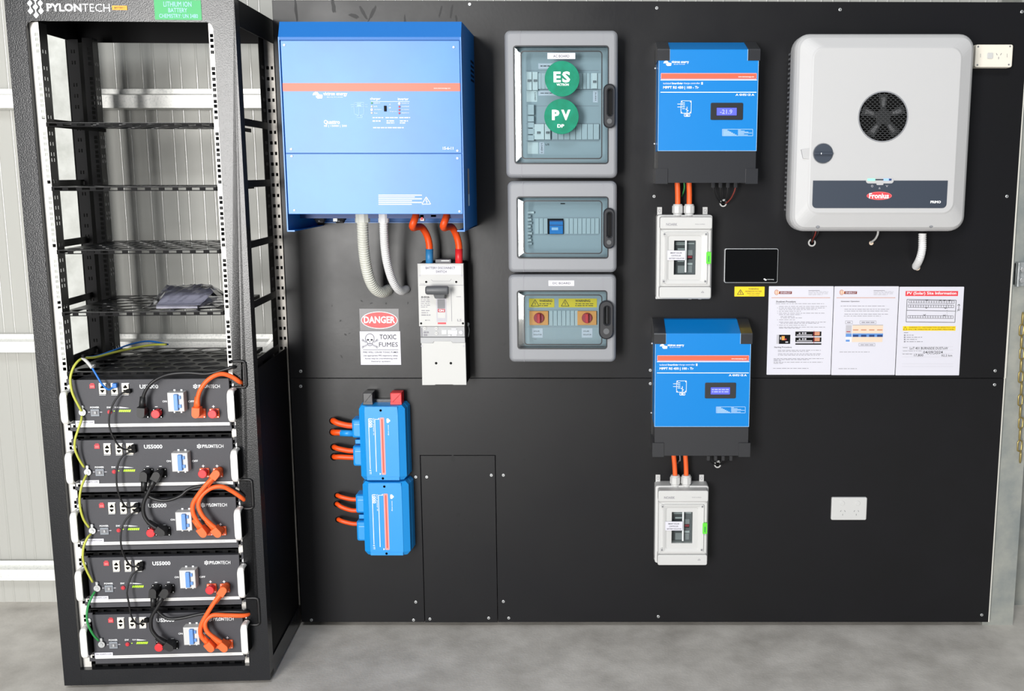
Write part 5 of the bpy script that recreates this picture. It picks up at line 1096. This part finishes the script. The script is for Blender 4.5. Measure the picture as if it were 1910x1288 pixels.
# thin wire looms under the controllers, gathered in a white grommet
for k, (dx, dy, lab, gy) in enumerate(((0, 0, 'thin black wires gathered into a white grommet under the upper controller', 379), (-9, 494, 'thin black wires gathered into a white grommet under the lower controller', 866))):
    cx = 1349 if k == 0 else 1338.5
    x, z = BF.W(cx, gy, .004); t = Thing('wire_loom', lab, 'wires', BF, (x, 0, z), group='thin wire looms under the controllers')
    m = MB('white'); m.ring(ell(x, z, .0115, .0115, 22), ell(x, z, .0072, .0072, 22), 0, -.006, .001); m.M('void'); m.disc(x, z, .0071, -.0003, -.0012, 16); t.part('grommet', m, label='white plastic grommet')
    y0 = 343 if k == 0 else 851.5
    for j, a in enumerate((1330, 1343.5, 1357.5, 1372)):
        a += dx; m = MB('handle_black'); p = Vector(BF.P(a, y0 + 1.5, .05)); m.slab(p.x - .005, p.x + .005, p.z - .009, p.z + .008, -.045, -.057, .002, .001); t.part('connector', m)
        m = MB('copper_red' if j == 3 and k == 0 else 'rubber'); H = gy - y0
        m.tube([BF.P(a, y0 + 4, .05), BF.P(a + (cx - a) * .08, y0 + H * .35, .048), BF.P(a + (cx - a) * .35, y0 + H * .72, .038), BF.P(a + (cx - a) * .72, y0 + H * .97, .024), BF.P(cx + (j - 1.5) * 1.2, gy, -.002)], .0022, 7); t.part('wire', m)
    m = MB('screw_steel'); q = BF.P(cx + 2, gy - 6, .03); m.slab(q[0] - .004, q[0] + .003, q[2] - .003, q[2] + .003, -.027, -.03, 0, .0005); t.part('clip', m)
for k, (a, y, c) in enumerate(((1274.5, 342, 1), (1266.5, 850, 1))):
    t = Thing('earth_wire', ('thin grey earth wire looping between the orange cables under the %s controller' % ('upper', 'lower')[k]), 'wire', BF, BF.P(a, y, .04), group='short earth wires under the controllers')
    m = MB('earth_green' if k == 0 else 'clip_grey'); m.tube([BF.P(a + 1.5, y - 2, .05), BF.P(a + 2, y + 8, .045), BF.P(a, y + 17 - 8 * k, .03), BF.P(a - 2, y + 23 - 10 * k, .006), BF.P(a - 3, y + 23 - 10 * k, -.002)], .0024, 7); t.part('sheath', m)

# ================================================================== TOUCH SCREEN, LABEL, PAPERS
t = Thing('touch_screen', 'black glossy touch screen with thin silver bezel, right of the upper isolator box', 'screen', BF, BF.P(1401, 528, 0))
m = MB('bezel'); m.pslab(BF, 1351, 463.2, 1451.5, 527.5, 0, .012, .006, .002); t.part('bezel', m)
m = MB('glossy_black'); m.pslab(BF, 1352.4, 464.4, 1450.2, 526.2, .010, .0126, .005, .0004); t.part('glass', m)
m = MB('print_white'); wave(m, BF, 1424, 519, 1430, 523, .0130); m.ptext(BF, 'victron energy', 1430.5, 520, 1443.5, 522, .0130, .01); t.part('lettering', m)
m = MB('yellow'); m.pslab(BF, 1370, 534.3, 1426, 552.6, 0, .0014, .001)
m.M('print_black'); e = .0018; m.ptext(BF, 'WARNING', 1396, 537, 1415, 540, e, .01); m.ptext(BF, 'HAZARDOUS VOLTAGE', 1390, 541.6, 1420.5, 544.4, e, .01); m.ptext(BF, 'INSIDE THIS CABINET', 1393, 546, 1418, 548, e); m.ptext(BF, 'DISCONNECT POWER', 1397, 549.5, 1416, 551, e)
m.pline(BF, [(1375.3, 548.8), (1381, 539.8), (1387, 548.8), (1375.3, 548.8)], 1, e); m.pline(BF, [(1381.6, 542), (1380, 545), (1382.2, 545), (1381, 547.8)], .8, e)
solo('warning_label', m, 'small yellow high voltage warning label below the touch screen', 'label', BF, BF.P(1398, 543, 0))
def sheet(lab, q):
    x0 = (BF.W(q[0][0], q[0][1])[0] + BF.W(q[3][0], q[3][1])[0]) / 2; x1 = (BF.W(q[1][0], q[1][1])[0] + BF.W(q[2][0], q[2][1])[0]) / 2
    z1 = BF.W(*q[0])[1]; z0 = BF.W(*q[3])[1]
    t = Thing('paper_sheet', lab, 'paper', BF, ((x0 + x1) / 2, 0, z0), group='laminated papers in a row on the board')
    m = MB('paper'); m.slab(x0, x1, z0, z1, 0, -.0014, .002, .0004); t.part('sheet', m); return t
e = .0018
def letterhead(m, x):
    m.M('brown_orange'); ringp(m, x + 20.5, 545, 3.6, 4.4, 1.3, e, 40, 330, 16); m.M('tag_orange'); ringp(m, x + 20.5, 545, 1.7, 2.2, 1, e, 0, 360, 10); m.M('copper_red'); m.pquad(BF, x + 25, 543, x + 49, 548, e); m.M('paper'); m.ptext(BF, 'ENERGY', x + 28, 543.9, x + 47.5, 547.2, e + .0002, .01); m.M('orange_sw'); m.ptext(BF, 'U', x + 22, 543, x + 25.5, 547.5, e + .0003, .04)
    m.M('print_grey'); m.pquad(BF, x + 80, 541, x + 101, 541.9, e); m.pwords(BF, x + 80, 542.6, x + 117, 550.5, e, 4, 3, .22); m.M('brown_orange'); m.pquad(BF, x + 11, 554.5, x + 120.5, 555.5, e)
S1 = sheet('leftmost white paper sheet, shutdown steps with two small photos', ((1434.9, 533.4), (1555.3, 533.4), (1548.7, 698.8), (1429, 698.4)))
m = MB('print_black'); letterhead(m, 1428); m.M('print_black'); m.ptext(BF, 'Shutdown Procedure:', 1447.5, 560.5, 1484.5, 563.8, e, .015); m.M('print_grey')
for y, a, b in ((566, 1447, 1537), (571, 1453, 1542), (574, 1453, 1538), (576.8, 1453, 1525), (580, 1453, 1494), (583.7, 1453, 1538), (586.4, 1453, 1494), (590, 1456, 1482), (592.3, 1456, 1497), (596, 1453, 1483), (600.3, 1453, 1540), (602.4, 1456, 1527), (606, 1453, 1504), (609.7, 1453, 1539), (611.6, 1453, 1492), (652.8, 1451, 1531), (655, 1451, 1508), (659.5, 1451, 1533), (662, 1451, 1529), (668.5, 1443, 1536), (670.3, 1443, 1510), (672.5, 1443, 1457), (675, 1443, 1534), (677, 1443, 1460), (686.5, 1442, 1508)):
    m.pwords(BF, a, y - .6, b, y + .8, e, 1, int(y * 10), .62)
m.M('print_black'); m.ptext(BF, 'Starting Procedure:', 1444, 645.8, 1477, 649.2, e, .015)
for y in (574, 580, 583.7, 596, 606): m.ptext(BF, '1.', 1450, y - .9, 1451.6, y + .9, e)
m.M('rack_dark'); m.pquad(BF, 1453, 624, 1474, 641, e); m.M('print_light'); m.pquad(BF, 1448.5, 624, 1452.8, 641, e); m.M('orange_sw'); m.pquad(BF, 1458, 626.5, 1463.5, 634, e + .0002); m.M('print_light'); m.pquad(BF, 1465, 636.5, 1470, 639, e + .0002); m.pquad(BF, 1455, 628, 1457, 633, e + .0002); m.M('dark_red'); m.pquad(BF, 1463.5, 631, 1467, 634, e + .0002)
for y0 in (618, 629, 640): m.M('rack_dark'); m.pquad(BF, 1483.5, y0, 1532, y0 + (8.6 if y0 < 640 else 2.6), e)
for y0 in (618, 629):
    m.M('print_light'); m.pquad(BF, 1486, y0 + 5.6, 1515, y0 + 7.2, e + .0002); m.pquad(BF, 1490, y0 + 2, 1493, y0 + 4.6, e + .0002); m.pquad(BF, 1496, y0 + 1.4, 1499, y0 + 4.6, e + .0002); m.pquad(BF, 1500.5, y0 + 1.4, 1504, y0 + 4.6, e + .0002); m.M('brown_orange'); m.pquad(BF, 1519.5, y0 + .5, 1529, y0 + 7, e + .0002); m.M('dark_red'); m.pquad(BF, 1517.6, y0 - 1.5, 1518.4, y0 + 11, e + .0003)
S1.part('printing', m)
S2 = sheet('middle white paper sheet with orange and blue diagram', ((1556.5, 533.6), (1677, 533.6), (1668.3, 699.6), (1549.8, 699)))
m = MB('print_black'); letterhead(m, 1549.5); m.M('print_black'); m.ptext(BF, 'Generator Operation:', 1568.5, 560.5, 1603.5, 563.6, e, .015); m.M('print_grey')
for y, a, b in ((570.3, 1568, 1650), (576.3, 1575, 1659), (579.8, 1575, 1656), (585.5, 1575, 1657), (589, 1574, 1643), (656, 1566, 1622), (687, 1564, 1600)): m.pwords(BF, a, y - .6, b, y + .8, e, 1, int(y * 10), .62)
for (a, b, c, f_) in ((1577, 598, 1590, 603.5), (1604, 598, 1634, 603.5), (1602, 640, 1632, 645)): m.pline(BF, [(a, b), (c, b), (c, f_), (a, f_), (a, b)], .6, e); m.pwords(BF, a + 3, b + 1.6, c - 3, f_ - 1.2, e, 1, 5, .6)
m.M('tan'); m.pquad(BF, 1590, 606, 1647, 621.5, e); m.M('toggle_blue'); m.pquad(BF, 1590, 621.5, 1647, 628, e); m.M('tan'); m.pquad(BF, 1589, 628, 1646, 637.5, e - .0001); m.M('print_light'); m.pquad(BF, 1577.5, 606, 1588.5, 622, e); m.M('toggle_blue'); m.pquad(BF, 1577.5, 622, 1588.5, 628, e); m.pquad(BF, 1577.5, 633, 1585, 637, e + .0002); m.M('print_white'); m.pquad(BF, 1577.5, 628, 1588, 637.5, e)
for k in range(4): m.M('brown_orange'); m.pquad(BF, 1591 + k * 15, 614, 1601 + k * 15, 616, e + .0002); m.M('blue_deep'); m.pquad(BF, 1591 + k * 15, 624, 1601 + k * 15, 628, e + .0002)
m.M('print_grey'); m.pquad(BF, 1590, 605.6, 1647, 606.4, e + .0002); m.M('dark_red'); m.pquad(BF, 1579, 617.5, 1586, 619, e + .0002); S2.part('printing', m)
S3 = sheet('rightmost white paper sheet, red PV (Solar) Site Information heading', ((1678.5, 534.4), (1798.8, 535), (1788, 699.5), (1669.2, 699.5)))
m = MB('dark_red'); m.M('print_red'); m.pquad(BF, 1689, 542.5, 1787, 551.8, e); m.M('print_white'); m.ptext(BF, 'PV (Solar) Site Information', 1692, 543.8, 1784, 550.6, e + .0003, .015); m.M('print_black')
m.pline(BF, [(1692, 558), (1783.5, 559.5), (1781, 601), (1690, 600), (1692, 558)], .9, e); m.pline(BF, [(1691, 578.5), (1782, 580)], .8, e)
for (y, a, b) in ((562.5, 1695, 1780), (570.5, 1694, 1779), (590.5, 1693, 1778)):
    h = 4.4; m.pline(BF, [(a, y - h / 2), (b, y - h / 2 + .6), (b, y + h / 2 + .6), (a, y + h / 2), (a, y - h / 2)], .7, e)
    n = 18
    for k in range(1, n): xx = a + (b - a) * k / n; m.pline(BF, [(xx, y - h / 2), (xx, y + h / 2 + .4)], .7, e)
for (a, b) in ((1729, 560), (1754, 560), (1761.5, 560), (1771, 560), (1728, 574), (1763.5, 574.5), (1724.5, 587), (1761.5, 588)): m.pline(BF, [(a - 2.2, b - 1.2), (a, b + 1), (a + 2, b - 1.5)], .9, e)
for k in range(6): m.pline(BF, [(1766.3, 566 + k * 4), (1766.3, 567.8 + k * 4)], .5, e)
m.pline(BF, [(1788, 577), (1789, 567), (1785.8, 569.5), (1789, 567), (1790.6, 570)], .8, e); m.pline(BF, [(1785.5, 580.5), (1787, 576.5), (1788.5, 579.5), (1790.8, 575.5)], .7, e)
m.M('yellow'); m.pquad(BF, 1684, 608, 1782.5, 616.4, e); m.M('print_black'); m.pline(BF, [(1685, 615), (1688.5, 608.8), (1692, 615), (1685, 615)], .6, e + .0002); m.ptext(BF, 'WARNING: D.C. DISCONNECTION OR SEPARATION CAN', 1695.5, 609.2, 1781, 611.4, e + .0002, .01); m.ptext(BF, 'ONLY BE OPERATED BY QUALIFIED PERSONNEL', 1694, 613, 1780, 615.4, e + .0002, .01)
m.M('print_grey')
for y, b in ((624.7, 1705), (628.7, 1720), (632.6, 1712), (636.8, 1721)): m.pwords(BF, 1691, y - .8, b, y + .8, e, 1, int(y), .7); m.pquad(BF, 1686, y - 1.2, 1689, y + 1.2, e)
m.pwords(BF, 1686, 619, 1694, 621, e, 1, 2, .6); m.pwords(BF, 1684, 647, 1693, 649, e, 1, 2, .5); m.pwords(BF, 1684, 653.5, 1719, 655, e, 1, 2, .5); m.pwords(BF, 1683.5, 659, 1702, 661, e, 1, 3, .5); m.pwords(BF, 1729, 659.6, 1752, 661, e, 1, 4, .5)
m.M('print_light')
for y in (646, 652.5, 658.5, 665, 678, 683): m.pquad(BF, 1682, y, 1778, y + .3, e)
m.M('print_black'); m.ptext(BF, 'LoT 401 BURNSiDE DUSToW', 1697, 646.8, 1768, 651.4, e, .005, 0, .004); m.ptext(BF, '04/09/2024', 1722, 654.2, 1758.5, 659, e, .005, 0, .002); m.ptext(BF, '17,800', 1705, 659.8, 1722, 665, e, .005); m.ptext(BF, '02.2 km', 1756, 660.5, 1776, 664.4, e, .005); S3.part('printing', m)

# ================================================================== WHITE SOLAR INVERTER
D = .165
x0, x1, z0, z1 = BF.R(1474.5, 64.5, 1803.5, 430.5, D - .06)
t = Thing('solar_inverter', 'large off-white solar inverter with round fan grille, top right of the board', 'inverter', BF, ((x0 + x1) / 2, 0, z0))
O = rrect(x0, x1, z0, z1, .046, 7); a0, a1, b0, b1 = BF.R(1514, 90, 1785, 396, D); I = rrect(a0, a1, b0, b1, .03, 7)
m = MB('inverter_white'); m.loft([[(p[0], y, p[1]) for p in q] for y, q in ((-.055, inset(O, .010)), (-.06, inset(O, .002)), (-.075, O), (-.115, O), (-.128, inset(O, .002)), (-.138, inset(O, .007)), (-.146, inset(O, .014)), (-D + .003, inset(I, -.006)), (-D + .0008, inset(I, -.002)), (-D, I))]); cv = t.part('cover', m)
m = MB('clip_grey'); m.slab(x0 + .012, x1 - .012, z0 + .014, z1 - .014, 0, -.058, .03)
for k in range(34): zz = z0 + .06 + k * .0145; m.slab(x0 + .004, x0 + .013, zz, zz + .006, -.01, -.055)
t.part('heat_sink', m)
cx, cz = BF.W(1647.2, 217.6, D); rr_ = .0715
m = MB('enclosure'); m.ring(ell(cx, cz, rr_ + .004, rr_ + .004, 48), ell(cx, cz, rr_, rr_, 48), -D + .002, -D - .0012, .0006); m.M('void'); m.disc(cx, cz, rr_, -D + .0005, -D - .0004, 48); t.part('fan_opening', m)
m = MB('fan_blade')
for k in range(5):
    a = math.radians(72 * k + 92); u = Vector((math.cos(a), math.sin(a))); v = Vector((-u.y, u.x))
    def q(r_, s_, y): return (cx + u.x * r_ + v.x * s_, y, cz + u.y * r_ + v.y * s_)
    for s_ in (-.0045, 0, .0045): m.poly([q(.030, s_ * .5 - .001, -D - .001), q(.030, s_ * .5 + .0006, -D - .001), q(.056, s_ + .001, -D - .001), q(.056, s_ - .0012, -D - .001)])  # thin pale streaks paint the reflections on the blades
m.M('fan_dark'); m.disc(cx, cz, .022, -D - .0004, -D - .0014, 24, .0004)
for k in range(5):
    a = math.radians(72 * k + 92); u = Vector((math.cos(a), math.sin(a))); v = Vector((-u.y, u.x))
    m.poly([q_ for q_ in [(cx + u.x * r_ + v.x * s_, -D - .0007, cz + u.y * r_ + v.y * s_) for r_, s_ in ((.02, -.006), (.066, -.014), (.066, .014), (.02, .008))]])
t.part('fan', m)
m = MB('grille'); pw, ph = .0136, .0082; yb, yf = -D - .0022, -D - .0034; rows = int(rr_ * 2 / (ph * .75)) + 2; segs = set()
for j in range(-rows, rows + 1):
    for i in range(-12, 13):
        hx, hz = cx + (i + (.5 if j % 2 else 0)) * pw, cz + j * ph * .75
        H = [(hx, hz + ph / 2), (hx + pw / 2, hz + ph / 4), (hx + pw / 2, hz - ph / 4), (hx, hz - ph / 2), (hx - pw / 2, hz - ph / 4), (hx - pw / 2, hz + ph / 4)]
        for k in range(6):
            a, b = H[k], H[(k + 1) % 6]; ky = tuple(sorted((tuple(round(c, 5) for c in a), tuple(round(c, 5) for c in b)))); segs.add(ky)
for a, b in segs:
    if math.hypot(a[0] - cx, a[1] - cz) > rr_ or math.hypot(b[0] - cx, b[1] - cz) > rr_: continue
    dx, dz = b[0] - a[0], b[1] - a[1]; L_ = math.hypot(dx, dz); nx, nz = -dz / L_ * .0006, dx / L_ * .0006
    m.loft([[(p[0] + nx, yb, p[1] + nz), (p[0] + nx, yf, p[1] + nz), (p[0] - nx, yf, p[1] - nz), (p[0] - nx, yb, p[1] - nz)] for p in (a, b)], cap0=False, cap1=False)
t.part('grille', m, label='dark honeycomb fan grille')
x, z = BF.W(1535, 286, D); m = MB('enclosure'); m.ring(ell(x, z, .031, .031, 32), ell(x, z, .0285, .0285, 32), -D + .001, -D - .0015, .0006); m.M('navy'); m.disc(x, z, .0285, -D + .001, -D - .006, 32, .001); m.slab(x - .028, x + .028, z - .004, z + .003, -D - .006, -D - .014, .002, .001); m.M('print_white'); m.quad(x - .009, x - .007, z - .003, z + .002, -D - .0144); t.part('dc_switch', m, label='round navy rotary switch')
m = MB('inverter_white'); m.prism([BF.W(*q_, D - .01) for q_ in ((1494, 279), (1509, 276), (1509, 297), (1497, 295))], -D + .02, -D + .002, .001); t.part('padlock_notch', m)
nx0, nx1, nz0, nz1 = BF.R(1515.5, 336.5, 1766.5, 388, D)
m = MB('navy'); R_ = rrect(nx0, nx1, nz0, nz1, .013, 6); half = len(R_)
pts = [(nx1, nz1), (nx0, nz1)] + [p for p in rrect(nx0, nx1, nz0, nz1, .013, 6)[21:28]] + [p for p in rrect(nx0, nx1, nz0, nz1, .013, 6)[0:7]]
m.prism(pts, -D + .001, -D - .0008); t.part('name_panel', m, label='navy band')
m = MB('inverter_white'); m.pslab(BF, 1615.5, 331, 1667, 342, D, D + .0022, .008, .0006); m.pslab(BF, 1635, 336, 1648, 345, D, D + .0018, .003, .0006)
m.M('led_mint'); m.pslab(BF, 1618, 332.8, 1632.5, 337, D + .002, D + .0028, .002); m.M('navy'); m.pslab(BF, 1632.5, 333.6, 1648, 336.2, D + .002, D + .0026); m.M('led_blue'); m.pslab(BF, 1648, 332.8, 1658, 336.8, D + .002, D + .0028, .001); m.M('blue_deep'); m.pslab(BF, 1658, 333, 1663, 336.6, D + .002, D + .0028, 0); t.part('status_light', m, label='green and blue status lights')
x, z = BF.W(1639.8, 365, D); m = MB('print_red'); m.disc(x, z, .0385, -D, -D - .0014, 36, 0, .0125); m.M('stripe_pink'); m.ring(ell(x, z, .0375, .0117, 36), ell(x, z, .0367, .0109, 36), -D - .0013, -D - .0017); m.M('print_white'); m.ptext(BF, 'Fronius', 1621, 360, 1658, 370, D + .002, .03, 0, .003); m.ptext(BF, 'PRIMO', 1735.5, 374, 1755, 379, D + .0014, .04)
m.M('print_light'); ringp(m, 1626.8, 346.8, 1.7, 1.8, .8, D + .0014, 0, 360, 10); m.pline(BF, [(1652.5, 345), (1654.3, 348.5), (1656, 345)], .8, D + .0014); m.pline(BF, [(1639, 352), (1640.5, 349), (1642, 352), (1639, 352)], .7, D + .0014); t.part('lettering', m)
for a, b in ((1524.5, 422), (1735.5, 421)):
    x, z = BF.W(a, b, .140); m = MB('clip_grey'); m.disc(x, z, .0062, -.135, -.1475, 16, .001); m.M('enclosure'); m.disc(x, z, .004, -.1475, -.1482, 6); t.part('screw', m)
# its cables
x, z = BF.W(1514.5, 452.5, .004); t = Thing('wire_loom', 'dark wires running into a white ring under the left of the white inverter', 'wires', BF, (x, 0, z))
m = MB('white'); m.ring(ell(x, z, .0125, .0125, 22), ell(x, z, .0078, .0078, 22), 0, -.006, .001); m.M('void'); m.disc(x, z, .0077, -.0003, -.0012, 16); t.part('grommet', m, label='white ring')
for k, c in enumerate(('rubber', 'copper_red', 'rubber')):
    m = MB(c); m.tube([BF.P(1517 + k * 5, 428, .06), BF.P(1516.5 + k * 4, 437, .055), BF.P(1514 + k * 2, 446, .03), BF.P(1513.5 + k, 452, -.002)], .0025, 7); t.part('wire', m)
t = Thing('wire', 'short white wire curving into the board under the middle of the white inverter', 'wire', BF, BF.P(1624, 452, 0))
m = MB('white'); m.tube([BF.P(1638, 428, .06), BF.P(1637, 437, .055), BF.P(1632, 446, .03), BF.P(1624, 452, 0), BF.P(1622, 453, -.004)], .0034, 8); t.part('sheath', m); m = MB('tan'); x, z = BF.W(1625, 453); m.disc(x, z, .007, 0, -.0015, 12); t.part('wall_hole', m)
t = conduit('conduit', 'white corrugated conduit curving into the board under the right of the white inverter', [(1720.5, 432, .07), (1720.5, 448, .07), (1720, 464, .065), (1717, 478, .055), (1713, 488, .035), (1709, 495, .008), (1708, 497, -.01)], .0125, 'conduit_white', .0062)
m = MB('tan'); x, z = BF.W(1711, 499); m.disc(x, z, .009, 0, -.002, 14, .0005); t.part('wall_hole', m)
m = MB('rack_dark'); p = Vector(BF.P(1720.5, 430, .07)); m.cyl(p, p - Vector((0, 0, .008)), .0135, seg=14); t.part('gland', m)

# ================================================================== SOCKETS
t = Thing('socket_outlet', 'cream weatherproof single power outlet at the top right corner', 'socket', BF, BF.P(1853, 125, 0))
x0, x1, z0, z1 = BF.R(1819, 82.5, 1889.3, 125.8, .035)
m = MB('port_beige'); m.slab(x0, x1, z0, z1, 0, -.022, .006, .002); m.slab(x0 + .0005, x1 - .0005, z0 + .0005, z1 - .0005, -.022, -.035, .006, .003); t.part('plate', m)
for a, b in ((1824.5, 87), (1884, 86.5), (1823, 121), (1881.5, 120.5)): x, z = BF.W(a, b, .035); m = MB('clip_grey'); m.disc(x, z, .0028, -.035, -.0358, 10); t.part('screw', m)
x, z = BF.W(1846.5, 104, .035); m = MB('white'); m.slab(x - .009, x + .009, z - .009, z + .009, -.035, -.038, .003, .001); t.part('switch', m)
m = MB('clip_grey'); x, z = BF.W(1863, 103.5, .0355)
for dx, dz, an in ((-.0065, .004, .5), (.0065, .004, -.5), (0, -.0075, 0)):
    c, s_ = math.cos(an), math.sin(an); m.flat([(x + dx + a * c - b * s_, z + dz + a * s_ + b * c) for a, b in ((-.0009, -.0035), (.0009, -.0035), (.0009, .0035), (-.0009, .0035))], -.0355)
for a in (1829, 1878.5): m.pline(BF, [(a, 100), (a, 107)], .7, .0355)
t.part('pin_slots', m)
t = Thing('socket_outlet', 'white double power outlet alone on the lower right of the board', 'socket', BF, BF.P(1584, 969.5, 0))
x0, x1, z0, z1 = BF.R(1550.8, 927.2, 1616.8, 969.5, .008); m = MB('white'); m.slab(x0, x1, z0, z1, 0, -.009, .005, .003); t.part('plate', m)
for a in (1570.8, 1599.8):
    x, z = BF.W(a, 938, .009); m = MB('white'); m.disc(x, z, .0085, -.009, -.0108, 20, .001); t.part('switch', m)
for a in (1572, 1597.3):
    x, z = BF.W(a, 954.5, .0093); m = MB('clip_grey')
    for dx, dz, an in ((-.0068, .0035, -.5), (.0068, .0035, .5), (0, -.009, 0)):
        c, s_ = math.cos(an), math.sin(an); m.flat([(x + dx + p_ * c - q_ * s_, z + dz + p_ * s_ + q_ * c) for p_, q_ in ((-.0008, -.003), (.0008, -.003), (.0008, .003), (-.0008, .003))], -.0094)
    t.part('pin_slots', m)
# zinc brace and pipe behind the board, seen past the rack
m = MB('galv'); a, b = Vector(BF.P(492, 652, -.10)), Vector(BF.P(528, 600, -.10)); n = Vector((.02, 0, .02))
m.loft([[tuple(p + o) for p in (a - n, b - n, b + n, a + n)] for o in (Vector((0, 0, 0)), Vector((0, .003, 0)))]); solo('diagonal_brace', m, 'short bright zinc diagonal brace behind the rack beside the board edge', 'brace', BF, (a.x, a.y, a.z), kind='structure')
for o in bpy.data.objects:
    if o.parent and o.name.split('.')[0] in ('panel_lettering', 'printing', 'lettering', 'pin_slots', 'cover_holes', 'rack_lettering', 'circuit_label', 'panel_joint', 'moulded_seam'): o['kind'] = 'stuff'
for o in bpy.data.objects:
    if o.type == 'MESH' and not o.parent and 'kind' not in o and 'label' not in o: print('unlabelled', o.name)
